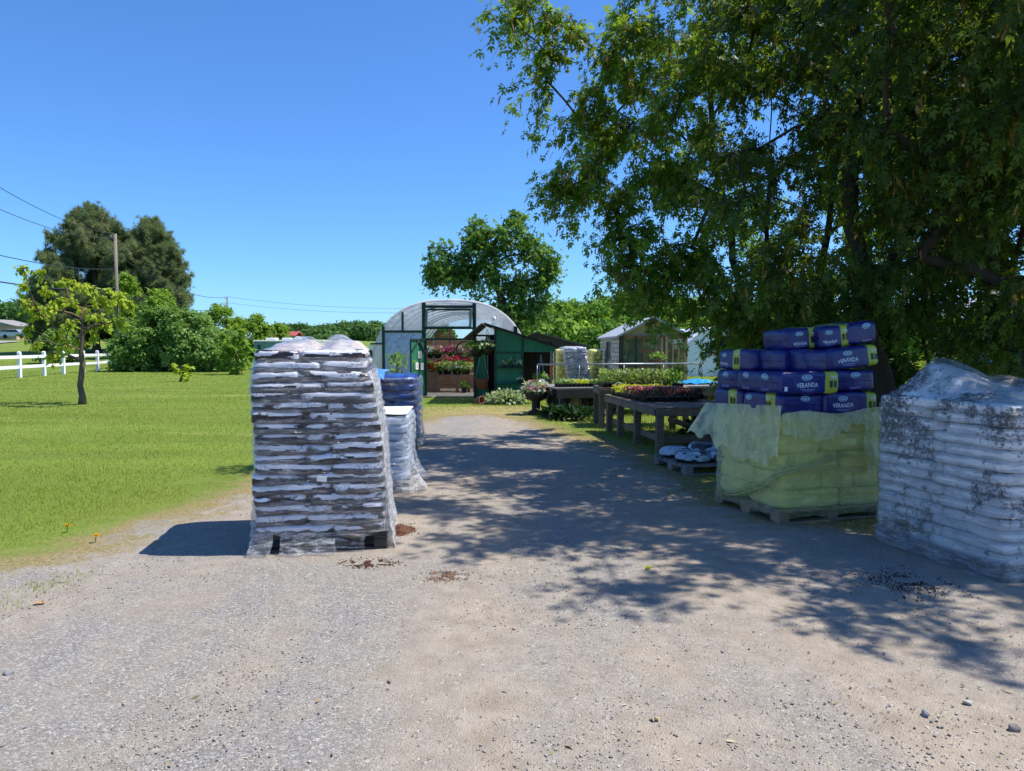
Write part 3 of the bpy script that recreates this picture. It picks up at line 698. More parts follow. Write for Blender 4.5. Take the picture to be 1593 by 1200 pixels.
# ================= 5: right edge, dirty white bags under clouded film
B5 = sackmat('dirty_white_bag', S(226, 226, 222), S(196, 196, 194), S(60, 54, 44), .5, 9., .6, .66, .8, S(24, 20, 15))
C5 = G(1560, 908); R5 = math.radians(15); W5, D5 = 1.12, 1.2
s5 = thing('wrapped_bag_stack', 'wide stack of mouldy white bags under clouded film at the right edge', 'bag stack', C5 + Matrix.Rotation(R5, 3, 'Z') @ Vector((W5 / 2, D5 / 2, 0)), R5, 'film wrapped stacks of bags')
pallet(s5, W5, D5, .13, W_old); stack_bags(s5, B5, W5 - .0, D5 - .0, .11, 14, .0785, 2, 2, 29, .011, None, 8., jit=.005, tilt=.02)
hump5 = lambda x, y: .27 * math.exp(-(((x + .25) / .35) ** 2 + ((y - .3) / .42) ** 2)) + .2 * math.exp(-(((x - .5) / .25) ** 2 + ((y - .2) / .4) ** 2)) + .03
F5 = filmmat('clouded_film', S(186, 194, 198), .22, .42, .68, .18, (1.5, 1.5, 5), 4.)
film(s5, F5, W5 + .008, D5 + .008, .0, 1.2, .0785, 51, .09, hump5, .03, lambda t: .03 * abs(math.sin(t * 31)), .03, .01, True, 220, slack=.012)
film(s5, FILM2, W5 + .02, D5 + .02, .0, .15, .05, 61, .09, None, .02, None, .006, .008, False, 160, name='film_band')
m = MB(); m.grid(26, 26, lambda u, v: Vector(((u - .5) * 1.06, (v - .5) * 1.12, 1.2 + hump5((u - .5) * 1.06, (v - .5) * 1.12) * .9 * min(1, 5 * min(u, 1 - u, v, 1 - v) + .1) + .012 * MN.noise(Vector((u * 8, v * 8, 1))))))
m.build('top_bags', B5, s5, smooth=True)

# ================= 6: low pallet with five loose bags, in front of the plant tables
C6 = G(1067, 741); R6 = math.radians(12)
s6 = thing('low_pallet', 'low grey pallet on the ground in front of the plant tables, carrying loose bags', 'pallet', C6 + Matrix.Rotation(R6, 3, 'Z') @ Vector((.55, .5, 0)), R6)
pallet(s6, 1.1, 1.0, .13, W_old)
M6 = Matrix.Translation(s6.location) @ Matrix.Rotation(R6, 4, 'Z')
B6 = stripebag('striped_soil_bag', S(180, 194, 206), S(38, 40, 54), S(60, 60, 72), .35, .9)
for i, (x, y, z, a, tl, lb) in enumerate(((-.3, -.22, .2, .5, 0, 'striped soil bag lying slumped at the near left of the low pallet'), (.14, -.3, .205, -.1, 0, 'striped soil bag at the near edge of the low pallet, middle one'),
        (.06, .12, .265, .1, .06, 'striped soil bag propped highest at the back of the low pallet'), (.42, -.1, .2, .4, 0, 'striped soil bag at the right end of the low pallet, beside the yellow film'), (-.3, .25, .2, 0, 0, 'striped soil bag at the back left of the low pallet'))):
    p = M6 @ Vector((x, y, z)); b = MB(); v, f = cuboid(.52, .36, .13, 3., 18, 14, 6, disp=sackdisp(70 + i, .022), sag=.03); b.add(v, f)
    o = b.build('soil_bag', B6, None, smooth=True); o.location = p; o.rotation_euler = (tl, .05, R6 + a); props(o, lb, 'soil bag', 'loose soil bags on the low pallet')
# ================================================================ trees
def leaflet(a0, L, wd, ang, dz=0.):
    c, s = math.cos(ang), math.sin(ang)
    pts = [(0, 0, 0), (L * .42, wd, -.25 * wd), (L, 0, -.12 * L), (L * .42, -wd, -.25 * wd)]
    return [(a0 + x * c - y * s, x * s + y * c, z + dz) for x, y, z in pts]
def template(specs):
    V, Fs = [], []
    for sp_ in specs:
        b = len(V); V += leaflet(*sp_); Fs += [(b, b + 1, b + 2), (b, b + 2, b + 3)]
    return np.array(V, float), np.array(Fs)
T_COMP = template([(.55, .72, .145, 0), (.5, .62, .125, .8), (.5, .62, .125, -.8), (.2, .55, .11, 1.0), (.2, .55, .11, -1.0)])
T_SIMPLE = template([(0, 1., .3, 0)])
T_BROAD = template([(.1, 1., .36, 0), (0, .7, .28, 1.2), (0, .7, .28, -1.2)])
T_KEYS = template([(.0, .5, .07, .1), (.2, .5, .07, -.12), (.4, .5, .07, .14), (.55, .45, .07, -.1), (.1, .5, .06, -.2)])
_r0 = np.random.default_rng(77)
def clump_t(n, L, wd, sph=1.):
    V, Fs = [], []
    for i in range(n):
        d = Vector(_r0.normal(0, 1, 3)).normalized(); s = d.cross(Vector(_r0.normal(0, 1, 3))).normalized(); u = d.cross(s)
        c = d * (sph * _r0.uniform(.25, .7)); a = Vector(_r0.normal(0, 1, 3)).normalized(); s = a.cross(d).normalized()
        b = len(V); V += [c - a * L * .5, c + s * wd, c + a * L * .5, c - s * wd]; Fs += [(b, b + 1, b + 2), (b, b + 2, b + 3)]
    return np.array([tuple(v) for v in V]), np.array(Fs)
T_CLUMP = clump_t(9, .5, .16)
def needle_t(n):
    V, Fs = [], []
    for i in range(n):
        d = Vector((_r0.uniform(.1, 1), _r0.normal(0, .6), _r0.normal(0, .6))).normalized(); s = d.cross(Vector(_r0.normal(0, 1, 3))).normalized() * .045
        b = len(V); V += [-s, s, d]; Fs += [(b, b + 1, b + 2)]
    return np.array([tuple(v) for v in V]), np.array(Fs)
T_NEEDLE = needle_t(16)
BARK = plain('bark_grey_brown', S(92, 82, 72), .9, .35, 9., (1, 1, .25), .9); BARK_D = plain('bark_dark', S(64, 56, 48), .9, .35, 9., (1, 1, .25), .9)

def skeleton(trunks, clumps, rr, step=.5, up=.25, wob=.08):
    """trunk polylines + one limb per clump centre, each limb growing from the nearest earlier wood"""
    pos, par = [], []; start = []
    for tr in trunks:
        prev = -1; join = -1
        if pos: join = min(range(len(pos)), key=lambda k: (pos[k] - Vector(tr[0])).length)
        start.append(len(pos))
        for a, b in zip(tr[:-1], tr[1:]):
            a, b = Vector(a), Vector(b); k = max(2, int((b - a).length / step))
            for i in range(0 if prev < 0 else 1, k + 1):
                pos.append(a.lerp(b, i / k) + Vector((rr.normal(0, wob * .3), rr.normal(0, wob * .3), 0)) * (1 if i else 0)); par.append(prev if prev >= 0 else join); prev = len(pos) - 1
    ntr = len(pos); paths = []
    base = Vector(trunks[0][0])
    for c in sorted([Vector(c) for c in clumps], key=lambda c: (c - pos[ntr // 2]).length):
        P_ = np.array([tuple(p) for p in pos]); cv = np.array(tuple(c)); d = np.linalg.norm(P_ - cv, axis=1)
        hz = np.linalg.norm(P_[:, :2] - cv[:2], axis=1)
        cost = d + 1.4 * np.maximum(0, P_[:, 2] + .25 * hz - cv[2]); cost[:1] += 3; j = int(np.argmin(cost))
        a = pos[j]; L = (c - a).length; k = max(2, int(L / step)); prev = j; path = [j]
        for i in range(1, k + 1):
            t = i / k; p = a.lerp(c, t) + Vector((0, 0, up * L * t * (1 - t))) + Vector(rr.normal(0, wob, 3)) * L * .25 * (1 if i < k else 0)
            pos.append(p); par.append(prev); prev = len(pos) - 1; path.append(prev)
        paths.append(path)
    load = [0.] * len(pos)
    for path in paths: load[path[-1]] += 1
    for i in range(len(pos) - 1, -1, -1):
        if par[i] >= 0: load[par[i]] += load[i]
    return pos, par, load, ntr, paths, set(start)

def grow(name, label, cat, loc, trunks, clumps, mats, spec, seed, group=None, kind=None):
    """spec: r0 trunk radius, twigs per clump, twig length, leaves per twig, leaf size, template, droop, keys"""
    rr = np.random.default_rng(seed); root = thing(name, label, cat, loc, 0, group)
    pos, par, load, ntr, paths, starts = skeleton(trunks, clumps, rr, spec.get('step', .5), spec.get('up', .2), spec.get('wob', .12))
    r0, rt = spec['r0'], spec.get('rt', .012); mx = max(load); e = math.log(r0 / rt) / math.log(max(2, mx))
    rad = lambda i: min(r0, rt * max(1, load[i]) ** e) * (1 + (.5 * max(0, 1 - pos[i].z / .5) ** 2 if i < ntr else 0))
    m = MB(); ids = list(range(ntr)); cur = []
    for i in ids:
        if i in starts and cur: m.tube([pos[k] for k in cur], [rad(k) for k in cur], 12); cur = []
        cur.append(i)
    if len(cur) > 1: m.tube([pos[k] for k in cur], [rad(k) for k in cur], 12)
    for path in paths:
        m.tube([pos[k] for k in path], [min(rad(k), rad(path[1])) for k in path], 6 if load[path[1]] > 2 else 5, cap=False)
    # twigs and leaves
    cl = np.array([tuple(pos[p[-1]]) for p in paths]); cen = np.array(spec.get('cen', cl.mean(0))); nt, nl = spec['twigs'], spec['leaves']
    K = len(cl); c = np.repeat(cl, nt, 0); outw = unit(c - cen)
    d = unit(rr.normal(0, 1, c.shape) + outw * spec.get('outw', .7) + np.array([0, 0, spec.get('tup', .1)]))
    tl = (spec['tl'] * rr.uniform(.45, 1.2, len(c)))[:, None]; droop = spec.get('droop', .3)
    if spec.get('tubes', True):
        for i in range(len(c)):
            a = Vector(c[i]); dd = Vector(d[i]); L = tl[i, 0]
            m.tube([a, a + dd * L * .5 + Vector((0, 0, -.1 * droop * L)), a + dd * L + Vector((0, 0, -droop * L))], [rt * .7, rt * .45, rt * .2], 3, cap=False)
    m.build('trunk', mats[0], root, smooth=True)
    t = rr.uniform(spec.get('t0', .15), 1.05, (len(c), nl, 1)); b = c[:, None, :] + d[:, None, :] * tl[:, None, :] * t; b[..., 2] -= (droop * tl * t[..., 0] ** 2)
    b += rr.normal(0, spec.get('spread', .03), b.shape)
    ax = d[:, None, :] * .5 + rr.normal(0, .55, b.shape); ax[..., 2] -= spec.get('hang', .6)
    up = rr.normal(0, .5, b.shape) + np.array([0, 0, 1.]) + outw[:, None, :] * .5
    b = b.reshape(-1, 3); N = len(b); sz = spec['size'] * rr.uniform(.65, 1.25, N)
    tone = np.repeat(np.repeat(rr.uniform(0, 1, K), nt), nl); rn = np.clip(.35 * tone + .65 * rr.random(N), 0, 1)
    V, Fc, rv = scatter(b, ax.reshape(-1, 3), up.reshape(-1, 3), sz, *spec['tmpl'], rn)
    npmesh('crown', V, Fc, mats[1], root, {'rnd': rv})
    if spec.get('keys'):
        sel = rr.choice(N, int(N * spec['keys']), replace=False); kk = b[sel] + np.array([0, 0, -.04]); M_ = len(kk)
        kx = rr.normal(0, .22, (M_, 3)) + np.array([0, 0, -1.]); V, Fc, rv = scatter(np.repeat(kk, 2, 0) + rr.normal(0, .02, (2 * M_, 3)), np.repeat(kx, 2, 0) + rr.normal(0, .12, (2 * M_, 3)), rr.normal(0, 1, (2 * M_, 3)), .13 * rr.uniform(.7, 1.3, 2 * M_), *T_KEYS, rr.random(2 * M_))
        npmesh('seed_cluster', V, Fc, mats[2], root, {'rnd': rv})
    return root
def blob(rr, n, cen, rad, lo=.35, hi=1., keep=None):
    out = []
    while len(out) < n:
        v = rr.normal(0, 1, 3); v /= np.linalg.norm(v); r = rr.uniform(lo ** 2, hi ** 2) ** .5
        p = np.array(cen) + v * r * np.array(rad)
        if keep is None or keep(p): out.append(p)
    return out

# ---- the three box elders on the right
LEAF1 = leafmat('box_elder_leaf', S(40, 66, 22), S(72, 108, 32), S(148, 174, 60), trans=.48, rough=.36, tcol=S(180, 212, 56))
LEAF2 = leafmat('shaded_elder_leaf', S(26, 44, 16), S(46, 70, 24), S(98, 122, 44), trans=.36, rough=.38, tcol=S(168, 198, 54))  # same leaf in darker tones, canopy shade put into the colour
KEYS = leafmat('seed_key', S(132, 118, 60), S(160, 136, 78), S(150, 104, 66), trans=.4)
EL = dict(r0=.12, rt=.007, twigs=16, tl=.66, leaves=13, size=.125, tmpl=T_COMP, droop=.38, hang=.9, keys=.06, outw=.8, spread=.05)
def loc(l, p): return Vector(p) - Vector(l)
rr = np.random.default_rng(31)
TA = Vector((X(1188, 12.), 12., 0)); TB = Vector((4.95, 9.6, 0)); TC = Vector((X(1580, 8.8), 8.8, 0))
# leaf clumps given as points in space: a main mass plus the low branches reaching out over the drive
def branch_tips(l, rows):              # (photo column, photo row, distance) -> local point
    return [tuple(P(px, py, Y) - l) for px, py, Y in rows]
kA = lambda p: p[2] > 1.9 + .5 * max(0, p[0] * .25)
A = blob(rr, 96, (.35, 0, 5.6), (3.4, 2.6, 3.3), .4, 1., lambda p: p[2] > 3.3 - .3 * p[0])
A += branch_tips(TA, [(800, 40, 10.2), (825, 15, 10.3), (865, 35, 10.4), (860, 95, 10.6), (850, 125, 10.6), (905, 60, 10.6), (930, 150, 10.8), (905, 190, 11), (960, 220, 11), (935, 250, 11.2), (890, 278, 11.3), (920, 265, 11.3), (872, 300, 11.4), (910, 300, 11.4), (960, 330, 11.2), (965, 360, 11.2),
    (985, 390, 11.2), (975, 415, 11.3), (1010, 420, 11), (980, 300, 11), (1010, 350, 10.8), (1030, 390, 10.7), (1030, 435, 10.8), (1070, 415, 10.5), (1105, 435, 10.4), (1095, 400, 10.6), (1140, 465, 10.6), (1165, 500, 10.5), (1180, 545, 11), (1100, 395, 10.8), (1050, 380, 10.9), (1075, 478, 10.3),
    (985, 190, 10.6), (1010, 120, 10.4), (1040, 200, 10.4), (1070, 140, 10.2), (1060, 260, 10.4), (1010, 270, 10.6), (1100, 200, 10.2), (1110, 300, 10.3), (960, 100, 10.6), (990, 50, 10.4), (1040, 60, 10.2), (1100, 90, 10.), (940, 180, 10.8)])
tA = [[(0, 0, -.1), (-.05, 0, 1.2), (.1, .05, 2.6), (.05, 0, 4.2), (.1, .1, 6.5), (.1, 0, 8.4)], [(.12, .1, .4), (-.25, .0, 1.5), (-.5, -.15, 3.0), (-.9, -.2, 4.6), (-1.1, -.2, 6.4)], [(.1, -.1, .3), (.5, -.1, 1.6), (.9, -.2, 3.4), (1.2, -.1, 5.4)]]
grow('box_elder_tree', 'leafy tree with several thin trunks, its drooping branches hanging over the drive', 'tree', TA, tA, A, (BARK_D, LEAF1, KEYS), dict(EL, twigs=14, tl=.6, keys=.1, leaves=12), 101, 'broadleaf trees along the right side')
B_ = blob(rr, 135, (.5, -.3, 5.7), (3.2, 2.9, 3.4), .3, 1., lambda p: p[2] > 2.3 and p[0] > -2.9 + .1 * p[2])
B_ += branch_tips(TB, [(1180, 420, 8.6), (1240, 450, 8.8), (1290, 480, 9.2), (1210, 380, 8.2), (1330, 440, 8.6), (1260, 330, 8.0), (1400, 470, 8.8), (1160, 300, 8.2), (1140, 240, 8.4)])
tB = [[(.1, 0, -.1), (0, 0, .7), (-.28, .1, 1.9), (-.5, .2, 3.2), (-.5, .2, 4.8), (-.4, .2, 7.)], [(-.3, .1, 1.9), (.1, .1, 3.0), (.7, .1, 4.4), (1.0, 0, 6.)]]
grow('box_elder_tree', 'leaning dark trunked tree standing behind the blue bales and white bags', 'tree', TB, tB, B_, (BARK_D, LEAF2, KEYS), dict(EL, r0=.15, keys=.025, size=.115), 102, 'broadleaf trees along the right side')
C_ = blob(rr, 180, (1.0, -1.1, 6.0), (4.6, 3.7, 3.6), .3, 1., lambda p: p[2] > 2.4 + .35 * max(0, -p[1] - 1.))
C_ += branch_tips(TC, [(1480, 330, 8), (1550, 280, 7.6), (1440, 250, 7.6), (1520, 200, 7.2), (1590, 160, 7), (1560, 470, 8.0), (1592, 430, 7.8), (1540, 515, 8.3), (1595, 500, 8.), (1430, 400, 8.2), (1500, 420, 8.6), (1380, 200, 7.6)])
tC = [[(0, 0, -.1), (.05, 0, 1.), (.0, 0, 2.4), (.1, -.1, 4.), (.3, -.4, 6.)], [(.0, 0, 2.), (-.6, -.3, 3.2), (-1., -.8, 4.8)], [(0, 0, 2.2), (.8, -.5, 3.4), (1.6, -1.2, 5.)]]
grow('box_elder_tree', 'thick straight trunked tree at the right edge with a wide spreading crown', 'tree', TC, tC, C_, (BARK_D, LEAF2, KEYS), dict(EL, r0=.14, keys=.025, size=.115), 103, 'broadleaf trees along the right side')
# undergrowth behind the stacks
def bush(name, label, cat, l, rad, n, mats, spec, seed, group=None, h0=.3, lo=.5):
    rr = np.random.default_rng(seed); l = Vector(l); cl = blob(rr, n, (0, 0, rad[2] * .5), (rad[0], rad[1], rad[2] * .5), lo, 1., lambda p: p[2] > .12)
    tr = [[(rr.normal(0, .08), rr.normal(0, .08), -.05), (rr.normal(0, rad[0] * .12), rr.normal(0, rad[1] * .12), rad[2] * .35), (rr.normal(0, rad[0] * .3), rr.normal(0, rad[1] * .3), rad[2] * .7)] for _ in range(3)]
    return grow(name, label, cat, l, tr, cl, mats, spec, seed, group)
UG = dict(EL, r0=.05, rt=.008, twigs=9, tl=.5, leaves=10, size=.14, keys=0, droop=.25, hang=.5)
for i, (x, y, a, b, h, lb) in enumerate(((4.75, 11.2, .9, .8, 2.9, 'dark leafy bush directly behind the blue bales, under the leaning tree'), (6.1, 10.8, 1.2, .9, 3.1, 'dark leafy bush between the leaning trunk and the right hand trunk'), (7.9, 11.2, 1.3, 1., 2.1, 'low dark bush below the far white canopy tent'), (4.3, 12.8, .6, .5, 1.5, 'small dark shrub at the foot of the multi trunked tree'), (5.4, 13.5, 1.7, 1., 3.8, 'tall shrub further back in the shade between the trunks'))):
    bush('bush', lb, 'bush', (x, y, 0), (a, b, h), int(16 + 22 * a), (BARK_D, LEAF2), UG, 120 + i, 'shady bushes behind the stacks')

# ---- elm behind the greenhouse
ELM = leafmat('elm_leaf', S(58, 92, 40), S(90, 126, 54), S(132, 162, 80), trans=.4, tcol=S(140, 175, 50))
le = Vector((X(775, 34), 34, 0)); rr = np.random.default_rng(8)
cl = []
for px, py, rp, n in ((700, 395, 34, 14), (735, 360, 30, 12), (680, 405, 22, 6), (770, 375, 34, 12), (800, 352, 26, 8), (825, 380, 28, 10), (835, 415, 26, 9), (815, 440, 36, 12), (830, 465, 24, 6), (770, 425, 36, 10), (790, 480, 26, 6), (740, 405, 26, 8), (715, 425, 22, 4), (850, 400, 12, 3), (802, 336, 10, 2)):
    c = P(px, py + 14, 34) - le; r = rp / F * 34; cl += blob(rr, n, tuple(c), (r, r * 1.3, r), .2)
grow('elm_tree', 'dark green vase shaped tree rising behind the greenhouse', 'tree', le, [[(.4, 0, -.1), (.45, 0, 1.6), (.35, .1, 3.2), (-.4, 0, 5.2)], [(.4, 0, 1.5), (.9, 0, 3.), (1., .1, 5.)]], cl, (BARK_D, ELM),
     dict(r0=.2, rt=.016, twigs=9, tl=.7, leaves=11, size=.15, tmpl=T_BROAD, droop=.3, hang=.3, tubes=False, spread=.1), 55)

# ---- young catalpa on the lawn, left
CAT = leafmat('catalpa_leaf', S(120, 142, 38), S(162, 182, 50), S(204, 208, 80), trans=.45, tcol=S(190, 205, 60))
lc = G(128, 629); tips = [(60, 425, 0), (35, 420, .2), (40, 445, -.2), (75, 455, .4), (100, 440, 0), (120, 445, .5), (135, 450, -.5), (112, 470, -.4), (150, 462, .2), (165, 470, .6), (185, 462, -.2), (200, 470, 0), (175, 455, .3), (130, 480, .8), (150, 490, -.7), (95, 470, .7), (80, 480, -.5), (55, 475, .1), (65, 490, .3), (45, 470, .3), (110, 500, -.8), (140, 510, .5), (160, 505, .7), (185, 500, .1), (120, 525, .4), (100, 535, -.6), (90, 515, .5), (60, 530, -.2), (45, 510, .2), (80, 548, .4)]
cl = [tuple(P(px, py, lc.y + dy) - lc) for px, py, dy in tips]
grow('young_catalpa_tree', 'young tree with large bright yellow green leaves alone on the lawn', 'tree', lc, [[(0, 0, -.05), (-.02, .02, .8), (.04, 0, 1.5), (0, 0, 2.1), (.1, .05, 2.7)]], cl, (plain('pale_bark', S(104, 88, 74), .9, .3, 10., (1, 1, .3), .6), CAT),
     dict(r0=.075, rt=.014, twigs=10, tl=.27, leaves=7, size=.145, tmpl=T_SIMPLE, droop=.5, hang=.9, step=.25, up=.05, wob=.1, spread=.03, outw=1.), 61)

# ---- pines, far left
PINE = leafmat('pine_needles', S(80, 100, 72), S(116, 132, 94), S(164, 156, 116), trans=.35, rough=.6)
def pine(label, px, Y, top, half, seed, lean=0.):
    l = Vector((X(px, Y), Y, H(X(px, Y), Y))); h = P(px, top, Y).z - l.z; R = half / F * Y; rr = np.random.default_rng(seed); cl = []
    for i in range(165):
        f = rr.uniform(.06, 1.) ; r = R * (1.05 * (1 - f ** 2.6) ** .75 + .05) * rr.uniform(.08, 1.) ** .6; a = rr.uniform(0, 2 * PI); z = h * (.12 + .88 * f) - .1 * r
        cl.append((r * math.cos(a) + lean * f, r * math.sin(a), z))
    return grow('pine_tree', label, 'tree', l, [[(0, 0, -.1), (.1, 0, h * .3), (lean * .6, 0, h * .65), (lean, 0, h * .97)]], cl, (BARK, PINE),
        dict(r0=.3, rt=.04, twigs=14, tl=1.05, leaves=14, size=.42, tmpl=T_NEEDLE, droop=-.12, hang=-.35, tubes=False, spread=.1, up=-.05, step=1., outw=.9), seed, 'dark pines behind the hedge')
pine('largest dark pine, with the rounded top, behind the utility pole', 150, 72, 334, 80, 71)
pine('shorter dark pine with pointed top just right of the utility pole', 232, 74, 354, 52, 72, .4)
pine('middle pine filling the gap behind the utility pole between the two tall pines', 194, 78, 376, 50, 74)
pine('low dark pine at the left foot of the largest pine', 98, 74, 425, 32, 73)

# ---- big rounded shrub and the bushes of the hedge line
SH = leafmat('shrub_leaf', S(84, 118, 52), S(116, 150, 70), S(158, 184, 104), trans=.35, tcol=S(150, 185, 70)); SH2 = leafmat('hedge_leaf', S(84, 118, 40), S(122, 156, 52), S(166, 188, 76), trans=.4, tcol=S(165, 195, 60))
SHS = dict(r0=.08, rt=.012, twigs=14, tl=.7, leaves=28, size=.15, tmpl=T_BROAD, droop=.3, hang=.5, tubes=False, spread=.12, outw=.9)
lb = Vector((X(272, 49), 49, 0))
rr = np.random.default_rng(5); cl = []
for dx, h, r in ((-2.5, 3.0, 1.4), (-1.4, 4.2, 1.8), (.2, 4.3, 1.9), (1.6, 3.6, 1.8), (2.9, 2.7, 1.5), (3.6, 1.9, 1.0), (-3.2, 2.0, .7)):
    cl += blob(rr, 42, (dx * .84, 0, h * .5), (r, 1.9, h * .5), .7, 1., lambda p: p[2] > .2)
grow('rounded_shrub', 'large rounded green shrub standing at the end of the white fence', 'shrub', lb, [[(i * 1.2, 0, -.05), (i * 1.4, 0, 1.2), (i * 1.6, .1, 2.2)] for i in (-2, -1, 0, 1, 2)], cl, (BARK, SH), SHS, 81)
for i, (px, Y, w_, top, lb_) in enumerate(((345, 62, 26, 480, 'bushy tree between the big shrub and the second utility pole'), (385, 66, 34, 492, 'wide bushy tree right of the second utility pole'), (420, 70, 30, 508, 'bush behind the green caravan, right end of the hedge line'), (250, 60, 18, 452, 'yellow green sapling crown showing above the big shrub'), (197, 64, 10, 425, 'thin climbing green growth beside the first utility pole'), (95, 58, 22, 520, 'low green bush behind the fence, below the low pine'))):
    l = Vector((X(px, Y), Y, H(X(px, Y), Y))); h = P(px, top, Y).z - l.z
    bush('hedge_tree', lb_, 'bush', l, (w_ / F * Y, 1.5, h), 34, (BARK, SH2 if i != 5 else SH), SHS, 90 + i, 'bushes along the hedge line', lo=.6)
SAP = dict(r0=.04, rt=.01, twigs=8, tl=.42, leaves=9, size=.17, tmpl=T_BROAD, droop=.35, hang=.6, tubes=False, outw=.8)
bush('sapling', 'small bright green sapling standing in front of the hedge, left of the caravan', 'tree', G(371, 583), (.95, .7, 2.95), 26, (BARK, SH2), SAP, 97, lo=.3)
bush('sapling', 'knee high thin sapling on the lawn in front of the rounded shrub', 'tree', G(281, 594), (.32, .3, 1.1), 6, (BARK, CAT), dict(SAP, twigs=4, leaves=5, tl=.25), 98)

# ---- distant woods
WOOD = leafmat('far_leaf', S(56, 88, 46), S(82, 116, 56), S(116, 148, 76), trans=.25, rough=.7); WOOD2 = leafmat('far_leaf_bright', S(72, 106, 38), S(108, 144, 50), S(154, 180, 74), trans=.3, rough=.7)
def woods(name, label, rows, mat, seed, card=1.1, dens=7.):
    rr = np.random.default_rng(seed); Pp, Nn, Sz, Rn = [], [], [], []
    for px, Y, top, half in rows:
        x = X(px, Y); g = H(x, Y) - .5; zt = P(px, top, Y).z; R = half / F * Y; h = zt - g
        lobes = [(0, 0, .5, 1.)] + [(rr.uniform(-.6, .6), rr.uniform(-.6, .6), rr.uniform(.25, .8), rr.uniform(.3, .55)) for _ in range(9)]
        tone = rr.uniform(0, .5)
        for lx, ly, lz, lr in lobes:
            n = int(dens * 30 * lr ** 1.3); v = unit(rr.normal(0, 1, (n, 3))); rad = np.array([R * lr, R * lr, max(.4, h * .5 * min(1, lr * 1.15))])
            c = np.array([x + lx * R, Y + ly * R, g + h * (.5 if lr == 1. else lz)]); p = c + v * rad * rr.uniform(.82, 1.04, (n, 1))
            ok = (p[:, 2] > g) & (p[:, 2] < zt + .3); Pp.append(p[ok]); Nn.append(v[ok]); Rn.append(np.clip(tone + rr.uniform(0, .5, ok.sum()), 0, 1)); Sz.append(np.full(ok.sum(), card) * rr.uniform(.6, 1.3, ok.sum()))
    Pp = np.concatenate(Pp); Nn = np.concatenate(Nn); N = len(Pp)
    V, Fc, rv = scatter(Pp, rr.normal(0, 1, (N, 3)), Nn, np.concatenate(Sz), *T_CLUMP, np.concatenate(Rn))
    return props(npmesh(name, V, Fc, mat, attr={'rnd': rv}), label, 'woods', kind='stuff')
rr = np.random.default_rng(14)
woods('woods', 'dark wood on the far rise at the left edge', [(x, 150 + rr.uniform(-12, 12), t + rr.uniform(-4, 4), 20) for x, t in ((-40, 475), (-15, 480), (5, 474), (20, 470), (38, 480), (58, 488), (80, 490), (-60, 480), (110, 495), (70, 505))], WOOD, 201, 1.6)
woods('woods', 'hazy green wooded ridge behind the caravan and red roofed barn', [(x, 260 + rr.uniform(-25, 25), t + rr.uniform(-3, 3), 16) for x, t in ((415, 514), (430, 512), (445, 510), (458, 508), (470, 509), (485, 511), (500, 506), (514, 508), (528, 507), (542, 504), (556, 506), (570, 507), (585, 505), (602, 506), (620, 508), (640, 507), (660, 508), (690, 506))] + [(x, 190 + rr.uniform(-10, 10), t, 15) for x, t in ((482, 520), (497, 518), (548, 512), (566, 510), (580, 512), (522, 522), (600, 515))], WOOD, 202, 1.9)
woods('woods', 'sunlit green wood rising behind the sheds', [(x, 92 + rr.uniform(-12, 12), t + rr.uniform(-5, 5), 30) for x, t in ((812, 505), (830, 497), (850, 490), (870, 482), (890, 476), (915, 470), (940, 466), (965, 468), (990, 464), (1015, 466), (1040, 462), (1070, 466), (1100, 468), (1140, 470), (1180, 474), (1230, 478), (1290, 482), (1350, 486), (1420, 490))] + [(x, 70 + rr.uniform(-5, 5), t, 22) for x, t in ((880, 506), (905, 512), (925, 518), (845, 512), (1000, 500), (960, 505), (1050, 500))], WOOD2, 203, 1.05, 8.)
woods('woods', 'line of trees far away beyond the tents at the right edge', [(x, 130 + rr.uniform(-12, 12), t + rr.uniform(-5, 5), 30) for x, t in ((1460, 505), (1500, 500), (1540, 505), (1590, 500), (1640, 500), (1700, 502))], WOOD, 204, 1.5)
# ================================================================ greenhouse, potting shed and what stands in them
GREEN = plain('green_paint', S(30, 118, 84), .55, .16, 5., (1, 1, .3), .25, col2=S(58, 140, 104)); SGREEN = plain('shed_green_paint', S(26, 104, 78), .6, .2, 4., (1, 1, .4), .25, col2=S(46, 126, 96)); DGREEN = plain('dark_green_paint', S(20, 58, 50), .55, .2, 6., (1, 1, .3), .2)
SHINGLE = plain('brown_shingle', S(86, 68, 58), .9, .3, 14., (1, 1, 1), .6); BLACKROOF = plain('dark_roof_edge', S(40, 34, 36), .85, .25, 8.)
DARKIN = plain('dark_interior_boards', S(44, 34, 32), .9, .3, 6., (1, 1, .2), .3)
METAL = plain('galvanised_steel', S(150, 152, 154), .42, .15, 9., (1, 1, 1), .1, .85); BLACKP = plain('black_plastic', S(26, 26, 28), .5, .2)
TERRA = plain('terracotta', S(132, 84, 68), .85, .2, 10., (1, 1, 1), .2); WHITEP = plain('white_plastic', S(226, 226, 220), .45, .06)
W_brown = wood('brown_bench_wood', S(110, 82, 62), S(158, 126, 96))
